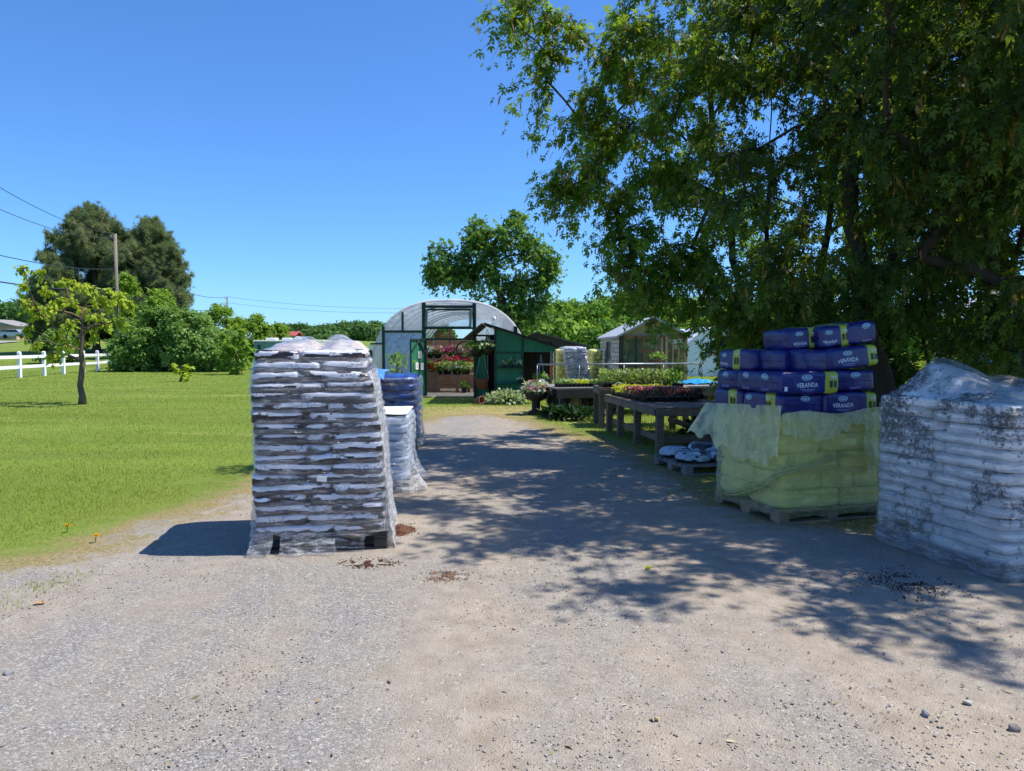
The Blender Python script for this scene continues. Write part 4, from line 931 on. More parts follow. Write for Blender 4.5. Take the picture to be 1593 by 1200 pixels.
def polymat(name, tint, alpha, trans=.55, rough=.22, wr=3.):
    """greenhouse plastic: milky, lets light through, glints along its creases"""
    t = NT(name); v = t.obj((1, 1, 1)); a = t.noise(v, wr, 5., .6, 1.2); nrm = t.bump(a, .6, .05)
    milk = t.mixs(trans, t.n('BsdfDiffuse', Color=tint, Normal=nrm).outputs[0], t.n('BsdfTranslucent', Color=tint, Normal=nrm).outputs[0])
    fr = t.n('LayerWeight', Blend=.3, Normal=nrm).outputs['Facing']
    base = t.mixs(t.mr(a, .35, .7, alpha * .8, min(1, alpha * 1.25)), t.n('BsdfTransparent', Color=(.96, .97, .98)).outputs[0], milk)
    return t.shader(t.mixs(t.mr(fr, 0, 1, .04, .5), base, t.n('BsdfGlossy', Color=(1., 1., 1.), Roughness=rough, Normal=nrm).outputs[0]))
POLY = polymat('greenhouse_plastic', S(240, 241, 242), .72, .75); POLYE = polymat('end_wall_plastic', S(236, 236, 238), .8, .6, .15, 2.); POLYB = polymat('sky_tinted_panel', S(160, 192, 228), .85, .45, .25, 5.)  # blue tint of the last one paints the reflected sky into the plastic

YG = 23.9
gh = thing('greenhouse', 'arched plastic greenhouse with dark green timber front and open doorway', 'greenhouse', (X(700, YG), YG, 0))
gx = lambda px: X(px, YG); gz = lambda py: Z(py, YG) 
gxc, R_, HT = gx(700), (gx(828) - gx(572)) / 2, gz(466)
def arch(a, r=1.): # squarish hoop: straight low sides and a round top
    return Vector((gxc + R_ * r * math.copysign(abs(math.cos(a)) ** .77, math.cos(a)), 0, HT * r * math.sin(a) ** .77))
def archz(x):
    c = min(1, abs(x - gxc) / R_) ** (1 / .77); return HT * math.sin(math.acos(c)) ** .77
LEN = 15.
m = MB(); m.grid(48, 40, lambda u, v: arch(PI * (.002 + .996 * u), 1 + .004 * math.cos(v * PI * 20)) + Vector((0, YG + v * LEN, 0)) + Vector((0, 0, .012 * MN.noise(Vector((u * 30, v * 30, 0))))))
m.build('plastic_cover', POLY, gh, smooth=True, world=True)
for k in range(11):
    m = MB(); m.tube([arch(PI * (.002 + .996 * i / 24), .985) + Vector((0, YG + .06 + k * LEN / 10 * .99, 0)) for i in range(25)], .022, 6, cap=True); m.build('hoop', METAL, gh, smooth=True, world=True)
def stud(name, x0, x1, z0, z1, d=.09, y=YG, mat=DGREEN, par=gh): m = MB(); m.bx(x0, x1, y - d, y, z0, z1); return m.build(name, mat, par, world=True, bevel=.006)
def vst(px, pt, pb, w=.09): x = gx(px); return stud('stud', x - w / 2, x + w / 2, max(0, gz(pb)), gz(pt), .1)
vst(577, 545, 617); vst(597, 508, 617, .08); vst(627, 486, 516, .06); vst(660, 471, 530, .12); vst(738, 472, 530, .12); vst(802, 508, 560, .12); vst(662, 530, 617, .1)
def hst(p0, p1, py, h=.07): z = gz(py); return stud('rail', gx(p0), gx(p1), z - h / 2, z + h / 2, .085)
hst(597, 660, 516, .07); hst(577, 597, 535, .05); hst(662, 737, 477.5, .09); hst(662, 738, 511, .06); hst(660, 740, 528, .06)
# plastic panels of the front wall, each following the arch
def panel(p0, p1, pt, pb, mat, name='plastic_panel', n=10):
    m = MB(); x0, x1 = gx(p0), gx(p1)
    def fn(u, v):
        x = x0 + (x1 - x0) * u; zt = min(archz(x) - .02, gz(pt)); zb = max(0, gz(pb)); return Vector((x, YG - .03 + .02 * MN.noise(Vector((x * 3, v * 4, 1))), zb + (zt - zb) * v))
    m.grid(n, 8, fn); return m.build(name, mat, gh, smooth=True, world=True)
panel(577, 597, 536, 617, POLYE); panel(574.5, 597, 466, 534, POLYE); panel(597, 627, 466, 517, POLYE); panel(627, 660, 466, 517, POLYE); panel(597, 660, 516, 617, POLYB); panel(660, 738, 460, 476, POLYE); panel(738, 802, 460, 600, POLYE); panel(802, 825, 460, 600, POLYE)
m = MB()                                     # crackle lines over the sky reflection painted into the blue panel
rp = random.Random(3)
for k in range(16):
    a = Vector((rp.uniform(gx(599), gx(640)), YG - .06, rp.uniform(.9, gz(519)))); d = rp.choice((.5, 2.2, .9)) ; L = rp.uniform(.2, .5)
    b = a + Vector((math.cos(d) * L, 0, math.sin(d) * L)); b.x = min(b.x, gx(655)); b.z = min(b.z, gz(518)); m.bar(a, b, .018, .006)
m.build('crackle_lines', plain('crackle_grey', S(84, 112, 150), .6), gh, world=True)
# awning window above the door, tilted out at the bottom
aw = MB(); x0, x1, zt, zb = gx(665), gx(733), gz(482), gz(510); 
for a, b in (((x0, YG - .1, zt), (x1, YG - .1, zt)), ((x0, YG - .42, zb), (x1, YG - .42, zb)), ((x0, YG - .1, zt), (x0, YG - .42, zb)), ((x1, YG - .1, zt), (x1, YG - .42, zb))): aw.bar(a, b, .08, .06)
awo = aw.build('awning_window', DGREEN, gh, world=True, bevel=.005)
m = MB(); m.add([(x0, YG - .1, zt), (x1, YG - .1, zt), (x1, YG - .42, zb), (x0, YG - .42, zb)], [(0, 1, 2, 3)]); pn = m.build('pane', polymat('window_plastic', S(190, 190, 196), .45), gh, world=True); pn.parent = awo
# door leaf, swung open to the left
dl = MB(); a = Vector((gx(662), YG - .12, .03)); b = Vector((X(638, 22.95), 22.95, .03)); ht = Z(530, 23.3)
n_ = 5
for k in range(n_):
    p, q = a.lerp(b, (k + .03) / n_), a.lerp(b, (k + .97) / n_); c = (p + q) / 2; dl.bar(Vector((p.x, p.y, .05 + ht / 2)), Vector((q.x, q.y, .05 + ht / 2)), .025, ht - .06)
door = dl.build('door', GREEN, gh, world=True, bevel=.003); nrm_ = (b - a).cross(Vector((0, 0, 1))).normalized(); nrm_ = nrm_ if nrm_.y < 0 else -nrm_
fr = MB(); o_ = nrm_ * .025
for p, q, w_ in ((a + o_ + Vector((0, 0, .05)), a + o_ + Vector((0, 0, ht)), .08), (b + o_ + Vector((0, 0, .05)), b + o_ + Vector((0, 0, ht)), .06), (a + o_ + Vector((0, 0, ht)), b + o_ + Vector((0, 0, ht)), .06), (a.lerp(b, .5) + o_ * 1.3 + Vector((0, 0, ht - .04)), b.lerp(a, .04) + o_ * 1.3 + Vector((0, 0, ht - .38)), .06), (a.lerp(b, .5) + o_ * 1.3 + Vector((0, 0, ht - .04)), a.lerp(b, .06) + o_ * 1.3 + Vector((0, 0, ht - .42)), .06)): fr.bar(p, q, .04, w_)
f_ = fr.build('door_frame', DGREEN, gh, world=True, bevel=.004); f_.parent = door
hd = MB(); hd.tube([a.lerp(b, .8) + nrm_ * .05 + Vector((0, 0, 1.02)), a.lerp(b, .8) + nrm_ * .07 + Vector((0, 0, .95)), a.lerp(b, .8) + nrm_ * .05 + Vector((0, 0, .88))], .01, 6); h_ = hd.build('handle', METAL, gh, world=True); h_.parent = door
for i, (k, z) in enumerate(((.42, 1.32), (.62, .97), (.28, .95))):
    c = a.lerp(b, k) + nrm_ * .035; m = MB(); m.bar(c + Vector((0, 0, z - .11)), c + Vector((0, 0, z + .11)), .17, .004, 0, nrm_)
    for q in range(5): m.bar(c + nrm_ * .004 + (b - a).normalized() * -.05 + Vector((0, 0, z + .07 - q * .03)), c + nrm_ * .004 + (b - a).normalized() * (.05 - .02 * (q % 2)) + Vector((0, 0, z + .07 - q * .03)), .003, .006, 1)
    props(m.build('paper_notice', [paper, plain('notice_ink', S(120, 116, 120), .7)]), ('white paper notice highest on the open green door', 'white paper notice on the open green door, lower left one', 'white paper notice on the open green door, lower right one')[i], 'notice', 'paper notices on the green door')
# threshold slab, back wall with light coming through
m = MB(); m.bx(gx(640), gx(745), YG - .55, YG + 2.2, -.02, .035); m.build('concrete_threshold', plain('worn_concrete', S(150, 140, 126), .9, .2, 3.), gh, world=True, bevel=.01)
m = MB(); m.bx(gxc - R_ + .3, gxc + R_ - .3, YG + 9, YG + 9.08, 0, 1.9); m.bx(gxc - R_ + .25, gxc - R_ + .3, YG + .3, YG + 9, 0, 1.1); m.bx(gxc + R_ - .3, gxc + R_ - .25, YG + .3, YG + 9, 0, 1.1); m.build('back_partition', W_brown, gh, world=True)

def flowers(name, label, cat, c, rad, n, cols, green, seed, size=.05, up=1., fol=1., group=None, pot=None):
    """potted plant: leaf mound and blossoms over an optional pot mesh; c is the base"""
    rr = np.random.default_rng(seed); root = thing(name, label, cat, c, 0, group)
    nl = int(n * 2.2 * fol); v = unit(rr.normal(0, 1, (nl, 3))); v[:, 2] = np.abs(v[:, 2]) * up - .15; r = rr.uniform(.4, 1, (nl, 1))
    V, Fc, rv = scatter(v * r * np.array(rad) + np.array([0, 0, rad[2] * .35]), v + rr.normal(0, .4, (nl, 3)), rr.normal(0, .6, (nl, 3)) + np.array([0, 0, 1.]), size * 1.7 * rr.uniform(.6, 1.3, nl), *T_SIMPLE, rr.random(nl)); 
    npmesh('foliage', V, Fc, green, root, {'rnd': rv})
    for col, k in cols:
        nf = int(n * k); v = unit(rr.normal(0, 1, (nf, 3))); v[:, 2] = np.abs(v[:, 2]) * up; 
        V, Fc, rv = scatter(v * np.array(rad) * rr.uniform(.85, 1.12, (nf, 1)) + np.array([0, 0, rad[2] * .4]), rr.normal(0, 1, (nf, 3)), v + rr.normal(0, .3, (nf, 3)), size * rr.uniform(.7, 1.2, nf), *T_ROS, rr.random(nf)); npmesh('blossom', V, Fc, col, root, {'rnd': rv})
    if pot: pot(root)
    return root
T_ROS = template([(.1, .6, .26, k * 2 * PI / 5) for k in range(5)])
def petal(name, c, d=None): return leafmat(name, tuple(x * .8 for x in c), c, d or tuple(min(1, x * 1.15) for x in c), trans=.35, tcol=c)
PK, RD, WH, CR, MG, YL = petal('pink_petal', S(214, 120, 156)), petal('red_petal', S(206, 34, 44)), petal('white_petal', S(236, 232, 224)), petal('cream_petal', S(222, 222, 168)), petal('magenta_petal', S(190, 44, 96)), petal('yellow_petal', S(222, 214, 70))
PLANT = leafmat('potted_leaf', S(58, 98, 40), S(88, 132, 54), S(140, 168, 88), trans=.4, tcol=S(160, 195, 70)); SILV = leafmat('silver_leaf', S(120, 142, 104), S(150, 168, 128), S(184, 196, 160), trans=.3); LIMEL = leafmat('lime_leaf', S(158, 178, 40), S(190, 204, 54), S(214, 216, 90), trans=.4)
def pot(r, h, mat, z=0., n=16):
    return lambda root: MB().lathe([(0, z - h), (r * .72, z - h), (r, z - .015), (r * 1.08, z - .015), (r * 1.08, z + .01), (r * .9, z + .01), (0, z)], n).build('pot', mat, root, smooth=False)
# flower bench inside the doorway
YB_ = YG + 1.6; bx0, bx1 = X(664, YB_), X(742, YB_); zt = Z(583, YB_)
bn = thing('flower_bench', 'brown wooden bench inside the greenhouse doorway carrying rows of flowers', 'bench', ((bx0 + bx1) / 2, YB_, .035))
m = MB(); m.bx(bx0, bx1, YB_, YB_ + 1.1, zt - .05, zt); m.build('bench_top', W_brown, bn, world=True)
m = MB()
for k in range(5): m.bx(bx0, X(682, YB_), YB_ + .005, YB_ + .03, .06 + k * .14, .18 + k * .14)
m.build('board_panel', W_brown, bn, world=True)
for px in (682, 711, 729, 738): x = X(px, YB_); m = MB(); m.bx(x - .05, x + .05, YB_ - .02, YB_ + .06, .035, zt - .05); m.build('leg', W_brown, bn, world=True, bevel=.004)
m = MB(); m.bx(X(682, YB_), X(711, YB_), YB_, YB_ + .5, .24, .28); m.build('lower_shelf', W_brown, bn, world=True)
k = 0
for px, py, cols, lb in ((672, 577, [(RD, 1.2)], 'bright red bedding flowers at the left end of the greenhouse bench'), (683, 579, [(RD, .4), (CR, .5)], 'mixed red and cream flowers in the front row of the greenhouse bench'), (697, 578, [(CR, 1.1)], 'cream flowers in the middle of the front row on the greenhouse bench'), (712, 579, [(CR, .5), (WH, .4)], 'pale green and white flowers right of the cream ones on the bench'), (726, 578, [(YL, .4), (CR, .7)], 'yellowish cream flowers at the right end of the greenhouse bench')):
    flowers('flower_pot', lb, 'flower pot', (X(px, YB_ + .2), YB_ + .2, zt + .12), (.24, .2, .2), 170, cols, PLANT, 300 + k, .1, fol=.28, pot=pot(.12, .12, BLACKP)); k += 1
for px, cols, lb in ((694, [(MG, 1.2), (PK, .4)], 'magenta flowers behind the cream row, left clump'), (709, [(MG, 1.), (RD, .4)], 'deep pink flowers behind the cream row, middle clump'), (722, [(RD, .6), (MG, .6)], 'crimson flowers behind the yellowish row, right clump')):
    flowers('flower_pot', lb, 'flower pot', (X(px, YB_ + .7), YB_ + .7, zt + .26), (.27, .2, .24), 200, cols, PLANT, 310 + k, .11, fol=.22, pot=pot(.13, .26, BLACKP)); k += 1
# hanging row above
m = MB(); m.bx(bx0, bx1, YB_ + 1.0, YB_ + 1.3, Z(558, YB_) - .04, Z(558, YB_))
sh = thing('upper_shelf', 'upper plank shelf hung above the flower bench in the greenhouse', 'shelf', ((bx0 + bx1) / 2, YB_ + 1.1, Z(558, YB_))); m.build('plank', W_brown, sh, world=True)
m = MB()
for x in (bx0 + .1, bx1 - .1): m.tube([(x, YB_ + 1.15, Z(558, YB_)), (x, YB_ + 1.15, archz(x) - .05)], .012, 6)
m.build('hanging_rod', METAL, sh, world=True)
for px, cols, lb in ((668, [(WH, .9)], 'white hanging flowers at the left of the upper greenhouse shelf'), (681, [(PK, .9), (WH, .2)], 'dusty pink flowers left of centre on the upper greenhouse shelf'), (703, [(PK, .8), (MG, .3)], 'large pink mound of flowers on the upper greenhouse shelf'), (717, [(PK, .4), (WH, .5)], 'white and pink flowers right of the pink mound'), (728, [(PK, .8)], 'small pink flowers at the right end of the upper shelf')):
    flowers('hanging_flowers', lb, 'flower basket', (X(px, YB_ + 1.15), YB_ + 1.15, Z(558, YB_) + .14), (.28, .22, .2), 170, cols, PLANT, 330 + k, .1, fol=.25, pot=pot(.15, .14, BLACKP)); k += 1
whl = thing('wheel_hoop', 'round cable wheel hanging beside the doorway inside the greenhouse', 'wheel', (X(723, YG + .7), YG + .7, Z(544, YG + .7))); m = MB()
rw = .27; m.tube([Vector((rw * math.cos(a), 0, rw * math.sin(a))) for a in [i * 2 * PI / 24 for i in range(25)]], .03, 6, cap=False); m.build('rim', W_dark, whl, smooth=True)
m = MB(); m.tube([Vector((.11 * math.cos(a), 0, .11 * math.sin(a))) for a in [i * 2 * PI / 16 for i in range(17)]], .03, 6, cap=False)
for i in range(6): a = i * PI / 3; m.bar((.1 * math.cos(a), 0, .1 * math.sin(a)), (rw * math.cos(a), 0, rw * math.sin(a)), .02, .02)
m.build('hub', wood('pale_hub', S(150, 132, 88), S(180, 160, 112)), whl)
flowers('small_plant', 'small green plant in a pot on the floor under the greenhouse bench', 'plant', (X(722, YB_ - .25), YB_ - .25, .2), (.12, .12, .13), 26, [], PLANT, 351, .08, pot=pot(.1, .16, BLACKP))
# hanging shelf with curtain boards seen under the awning window
m = MB(); [m.bx(gx(668), gx(700) - .1 * (k % 3), YG + 2.2, YG + 2.24, gz(526) + k * .06, gz(526) + .035 + k * .06) for k in range(4)]; m.bx(gx(690), gx(694), YG + 2.0, YG + 2.05, gz(536), gz(508)); m.build('inner_beam', wood('red_brown_beam', S(110, 62, 46), S(140, 88, 66)), gh, world=True)

# ---- potting shed
YS = 21.2; YE = YG - .12; sx = lambda px: X(px, YS); sz = lambda py: Z(py, YS)
sh = thing('potting_shed', 'green potting shed with lopsided dark roof built against the greenhouse front', 'shed', (sx(795), YS, 0))
ap = Vector((sx(752), 0, sz(505))); le_ = Vector((sx(723), 0, sz(529))); re = Vector((sx(867), 0, sz(541)))
def slab(a, b, th, y0, y1, mat, name, over=0.):
    d = (b - a).normalized(); n = Vector((-d.z, 0, d.x)); n = n if n.z > 0 else -n
    m = MB(); m.prism([((a).x, (a).z), ((b).x, (b).z), ((b + n * th).x, (b + n * th).z), ((a + n * th).x, (a + n * th).z)], y0, y1); return m.build(name, mat, sh, world=True)
slab(ap, le_, .05, YS - .28, YE, SHINGLE, 'roof'); slab(ap + Vector((.012, 0, .002)), re, .05, YS - .26, YE, BLACKROOF, 'roof')
# front wall right of the doorway: green boards, top cut along the roof slope
def slopez(x): t = (x - ap.x) / (re.x - ap.x); return ap.z + (re.z - ap.z) * t - .012
def wallpoly(x0, x1, z0, z1, y, mat, name, th=.03, n=2):
    top = lambda x: min(z1, slopez(x)); m = MB(); m.prism([(x0, z0), (x1, z0), (x1, top(x1)), (x0, top(x0))], y - th, y); return m.build(name, mat, sh, world=True)
wallpoly(sx(770), sx(813), 0., 9, YS, SGREEN, 'front_wall'); wallpoly(sx(813.2), sx(864), sz(548), 9, YS - .002, SGREEN, 'gable_board')
for px in (770.5, 813): wallpoly(sx(px) - .03, sx(px) + .03, 0, 9, YS - .032, DGREEN, 'corner_post', .03)
for z in (sz(549),): m = MB(); m.bx(sx(770), sx(813), YS - .07, YS - .033, z - .02, z + .02); m.build('trim', DGREEN, sh, world=True)
for py in (572, 596): m = MB(); m.bx(sx(773), sx(812), YS - .2, YS - .034, sz(py) - .03, sz(py)); m.build('shelf', DGREEN, sh, world=True, bevel=.004)
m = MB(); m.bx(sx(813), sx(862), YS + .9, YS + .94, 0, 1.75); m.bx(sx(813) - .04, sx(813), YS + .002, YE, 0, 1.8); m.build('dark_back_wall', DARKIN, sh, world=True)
m = MB(); m.bx(sx(735), sx(754), YS + 1.0, YS + 1.05, 0, sz(530)); m.build('side_door', GREEN, sh, world=True)
m = MB(); m.bx(sx(734), sx(738), YS + .9, YS + .99, 0, sz(522)); m.bx(sx(754), sx(757), YS + .9, YS + .98, 0, sz(522)); m.bx(sx(734), sx(770), YS + .9, YS + .985, sz(523), sz(520)); m.build('door_frame', DGREEN, sh, world=True)
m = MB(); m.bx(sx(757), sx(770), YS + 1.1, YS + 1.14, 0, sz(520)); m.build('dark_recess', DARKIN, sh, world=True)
m = MB(); x = sx(860); 
for p in (0, .07): m.bx(x - .09 + p * 1.5, x - .04 + p * 1.5, YS - .35, YS - .29, 0, sz(546))
m.build('porch_post', plain('grey_painted_post', S(118, 116, 112), .7, .25), sh, world=True)
m = MB(); m.bx(x - .03, x + .1, YS - .42, YS - .36, .0, .42); m.build('green_post_foot', GREEN, sh, world=True)
m = MB(); m.bx(x - .1, x - .055, YS - .38, YS - .352, sz(585), sz(564)); m.build('orange_marker', plain('orange_plastic', S(226, 92, 46), .5, .08), sh, world=True)
m = MB(); m.tube([(sx(767), YS - .2, sz(515)), (sx(767), YS - .2, sz(496))], .014, 6); m.lathe([(0, 0), (.05, .0), (.06, .05), (.04, .1), (0, .12)], 10, (sx(769), YS - .2, sz(499))); m.build('lamp_on_mast', WHITEP, sh, world=True)
# plants around the shed
def basket(label, p, r, n, cols, leaf, seed, drop, mat=BLACKP, name='hanging_basket'):
    root = flowers(name, label, 'hanging basket', p, (r, r, r * .9), n, cols, leaf, seed, .07, .7)
    MB().lathe([(0, -r * .6), (r * .4, -r * .55), (r * .62, -.02), (r * .66, 0), (r * .55, 0), (0, -.02)], 14).build('basket', mat, root, smooth=True)
    m = MB()
    for k in range(3): a = k * 2.1; m.tube([(r * .6 * math.cos(a), r * .6 * math.sin(a), 0), (0, 0, drop)], .006, 4)
    m.build('hanger', METAL, root); return root
basket('leafy green basket hanging in the shed doorway under the brown roof', (sx(741), YS - .05, sz(545)), .33, 70, [(WH, .08)], PLANT, 401, sz(527) - sz(545), BLACKP)
basket('pale leaved basket hanging from the shed corner beside the green wall', (sx(758), YS - .1, sz(543)), .28, 60, [(CR, .15)], SILV, 402, sz(512) - sz(543), BLACKP)
basket('white pot with trailing leaves hanging in the dark bay of the shed', (sx(841), YS - .12, sz(590)), .2, 34, [(WH, .1)], PLANT, 403, sz(552) - sz(590), WHITEP)
tp = thing('terracotta_planter', 'rusty brown hanging planter by the shed doorway', 'planter', (sx(750), YS - .1, sz(605))); MB().lathe([(0, 0), (.14, 0), (.2, .28), (.21, .3), (.17, .3), (.15, .25), (0, .25)], 14).build('bowl', plain('rusty_brown', S(106, 62, 48), .85, .3, 8.), tp, smooth=True)
m = MB()
for s_ in (-1, 1): m.tube([(s_ * .19, 0, .29), (s_ * .1, .05, .7), (s_ * .02, .1, 1.1)], .006, 4)
m.build('hanger', METAL, tp)
tj = thing('clay_pot', 'orange clay pot lying on its side at the shed corner', 'pot', (X(739, 20.6), 20.6, .1)); o = MB().lathe([(0, 0), (.07, 0), (.1, .26), (.115, .26), (.115, .3), (.095, .3), (.09, .1), (0, .08)], 16).build('bowl', TERRA, tj, smooth=True); o.rotation_euler = (1.45, .3, .7)
for i, (px, py, lb) in enumerate(((783, 571, 'little white flowered pot on the left of the shed shelf'), (795, 569, 'taller leafy pot in the middle of the shed shelf'), (808, 571, 'small white flowered pot on the right of the shed shelf'), (809, 595, 'white saucer pot on the lower shed shelf'))):
    flowers('small_pot', lb, 'flower pot', (sx(px), YS - .13, sz(572 if i < 3 else 596) + .07), (.1, .08, .09 if i != 1 else .16), 18, [(WH, .5)], SILV if i != 1 else PLANT, 420 + i, .05, pot=pot(.06, .07, BLACKP))
flowers('silver_plant', 'low spreading silver green plant at the foot of the green shed wall', 'plant', (X(786, 20.7), 20.7, .0), (.62, .4, .3), 330, [(CR, .05)], SILV, 431, .07)
# urn of flowers in front of the shed
YU = 17.5; un = flowers('flower_urn', 'dark urn planter spilling white and pink flowers, standing in front of the shed', 'planter', (X(834, YU), YU, Z(613, YU)), (.36, .32, .26), 120, [(WH, .4), (PK, .25), (RD, .06)], SILV, 441, .075, .8)
zz = Z(613, YU); MB().lathe([(0, -zz), (.2, -zz), (.21, -zz + .05), (.1, -zz + .12), (.1, -zz + .3), (.17, -zz + .36), (.26, -.06), (.28, 0), (.22, 0), (0, -.04)], 18).build('urn', plain('dark_urn', S(52, 42, 40), .8, .25), un, smooth=True)
# tall potted tree behind the blue stack
YT = 13.6; pt = thing('potted_shrub', 'airy potted shrub showing above the royal blue stack', 'plant', (X(618, YT), YT, 0)); MB().lathe([(0, 0), (.16, 0), (.22, .36), (.2, .36), (0, .33)], 16).build('pot', BLACKP, pt)
rr = np.random.default_rng(9); m = MB(); tips = []
for k in range(9):
    tpv = Vector((rr.normal(0, .13), rr.normal(0, .13), rr.uniform(.95, 1.42))); m.tube([Vector((0, 0, .3)), Vector((tpv.x * .3, tpv.y * .3, .8)), tpv], [.014, .009, .004], 5); tips.append(tuple(tpv))
m.build('stem', BARK, pt); b = np.repeat(np.array(tips), 9, 0) + rr.normal(0, .07, (81, 3)); V, Fc, rv = scatter(b, rr.normal(0, 1, (81, 3)) + np.array([0, 0, -.3]), rr.normal(0, 1, (81, 3)), .11, *T_SIMPLE, rr.random(81)); npmesh('foliage', V, Fc, PLANT, pt, {'rnd': rv})

m = MB(); gxa, gxb = gxc - R_ + .5, gxc + R_ - .5; m.bx(gxa, gxb, YG + 4.5, YG + 5.5, .7, .76); m.bx(gxa, gxb, YG + 4.5, YG + 4.55, 0, .7); bk = thing('back_bench', 'long plank bench deep inside the greenhouse behind the flower bench', 'bench', (gxc, YG + 5, 0)); m.build('planks', W_brown, bk, world=True)
m = MB(); m.bx(gx(640), gx(745), YG + .0, YG + 9, .002, .012); structure(m.build('path', plain('earth_floor', S(120, 104, 84), .95, .25, 4.)))
W_tab = wood('weathered_brown_wood', S(98, 82, 66), S(142, 121, 99))
# ================================================================ tables, wagon, far buildings, fence, poles, small things
def table(label, x0, x1, y0, y1, h, rz, name='plant_table', legs=(), low=None, mat=None, group='weathered plant tables'):
    c = Vector(((x0 + x1) / 2, (y0 + y1) / 2, 0)); root = thing(name, label, 'table', c, rz, group); w_, d_ = x1 - x0, y1 - y0; mat = mat or W_tab; hx, hy = w_ / 2, d_ / 2
    m = MB(); n = max(3, int(w_ / .14)); st_ = w_ / n
    for k in range(n): m.box((-hx + (k + .5) * st_, 0, h - .016 + .004 * ((k * 7) % 3 - 1)), (st_ - .012, d_, .032))
    m.build('table_top', mat, root, bevel=.004)
    for x, y in legs or ((-hx + .06, -hy + .06), (hx - .06, -hy + .06), (-hx + .06, hy - .06), (hx - .06, hy - .06)):
        m = MB(); m.box((x, y, (h - .04) / 2 - .02), (.11, .09, h - .0)); m.build('leg', mat, root, bevel=.005)
    m = MB(); e = .035
    for s_ in (-1, 1):
        m.box((0, s_ * (hy - .006), h - .085), (w_ - .02, .034, .1)); m.box((s_ * (hx - .006), 0, h - .085), (.034, d_ - .1, .1))
    m.build('apron', mat, root, bevel=.004)
    if low:
        m = MB()
        for s_ in (-1, 1): m.box((s_ * (hx - .13), 0, low), (.035, d_ - .05, .1))
        m.box((0, -hy + .13, low - .0), (w_ - .3, .035, .12)); m.build('stretcher', mat, root, bevel=.004)
    return root
TY0, TY1 = 11.0, 14.2
t1 = table('long weathered plant table nearest the drive, with flower flats on its far half', 1.95, 3.35, 11.05, 14.2, .70, math.radians(7), legs=((-.62, -1.5), (.62, -1.5), (-.62, -.35), (-.62, .7), (-.62, 1.48), (.62, 1.48), (.62, .3)), low=.2)
t2 = table('plant table at the back carrying tall green seedlings', 1.72, 3.5, 14.55, 15.6, .80, 0., low=.45)
t3 = table('half hidden plant table with crossed braces beside the yellow stack', 3.0, 4.1, 9.9, 11.7, .62, math.radians(7))
m = MB(); m.bar((-.45, -.85, .06), (.4, -.7, .56), .08, .04); m.bar((-.45, .8, .06), (.4, .85, .56), .08, .04); m.build('cross_brace', W_old, t3)
M_1 = Matrix.Translation(t1.location) @ Matrix.Rotation(t1.rotation_euler.z, 4, 'Z')
def flat(label, p, rz, w_, d_, kinds, leaf, seed, hgt=.1, dens=19, size=.05, group='plant flats on the tables'):
    root = thing('plant_flat', label, 'plant tray', p, rz, group); m = MB()
    m.bx(-w_ / 2, w_ / 2, -d_ / 2, d_ / 2, 0, .012)
    for i in range(4):
        for j in range(3): m.lathe([(.0, .012), (.042, .012), (.056, .075), (.05, .075), (0, .066)], 8, (-w_ / 2 + (i + .5) * w_ / 4, -d_ / 2 + (j + .5) * d_ / 3, 0))
    m.build('tray', BLACKP, root); rr = np.random.default_rng(seed); n = dens * 12
    b = np.column_stack([rr.uniform(-w_ / 2, w_ / 2, n), rr.uniform(-d_ / 2, d_ / 2, n), .07 + hgt * rr.random(n) ** .8]); ax = rr.normal(0, .6, (n, 3)) + np.array([0, 0, .5])
    V, Fc, rv = scatter(b, ax, rr.normal(0, 1, (n, 3)), size * rr.uniform(.6, 1.3, n), *T_SIMPLE, rr.random(n)); npmesh('foliage', V, Fc, leaf, root, {'rnd': rv})
    for col, k in kinds:
        nf = int(dens * 5 * k); b = np.column_stack([rr.uniform(-w_ / 2, w_ / 2, nf), rr.uniform(-d_ / 2, d_ / 2, nf), .08 + hgt * rr.uniform(.75, 1.1, nf)])
        V, Fc, rv = scatter(b, rr.normal(0, 1, (nf, 3)), rr.normal(0, .4, (nf, 3)) + np.array([0, 0, 1.]), .045 * rr.uniform(.7, 1.2, nf), *T_ROS, rr.random(nf)); npmesh('blossom', V, Fc, col, root, {'rnd': rv})
    return root
DKP = leafmat('dark_plum_leaf', S(52, 34, 42), S(84, 60, 66), S(70, 92, 50), trans=.3)
zt = .70
for i, (x, y, leaf, kinds, lb) in enumerate(((-.38, 1.2, LIMEL, [(YL, .5)], 'flat of lime yellow seedlings at the far end of the long table'), (.1, 1.25, LIMEL, [(YL, .2)], 'lime yellow seedling flat on the right at the far end of the long table'), (-.38, .82, LIMEL, [(YL, .3), (PK, .1)], 'flat of yellow green plants just before the pink ones'), (.12, .85, LIMEL, [(PK, .4)], 'flat of yellow green and pink plants on the right of the long table'), (-.38, .42, DKP, [(PK, .6), (MG, .3)], 'flat of pink flowered plants by the left edge of the long table'), (.12, .45, PLANT, [(PK, .9), (RD, .2)], 'flat of coral pink flowers in the middle of the long table'),
        (-.36, .02, DKP, [(MG, .2)], 'flat of plum leaved plants by the left edge of the long table'), (.14, .04, DKP, [(PK, .2), (RD, .1)], 'flat of dark plants with a few pink flowers on the long table'), (-.34, -.36, DKP, [], 'nearest flat of dark leaved plants by the left edge of the long table'), (.16, -.34, DKP, [(RD, .15)], 'nearest flat of dark leaved plants on the right of the long table'), (.5, .3, DKP, [(PK, .1)], 'flat of dark plants at the right edge of the long table'))):
    flat(lb, M_1 @ Vector((x, y, zt)), t1.rotation_euler.z, .48, .36, kinds, leaf, 500 + i, .07 if i > 5 else .11)
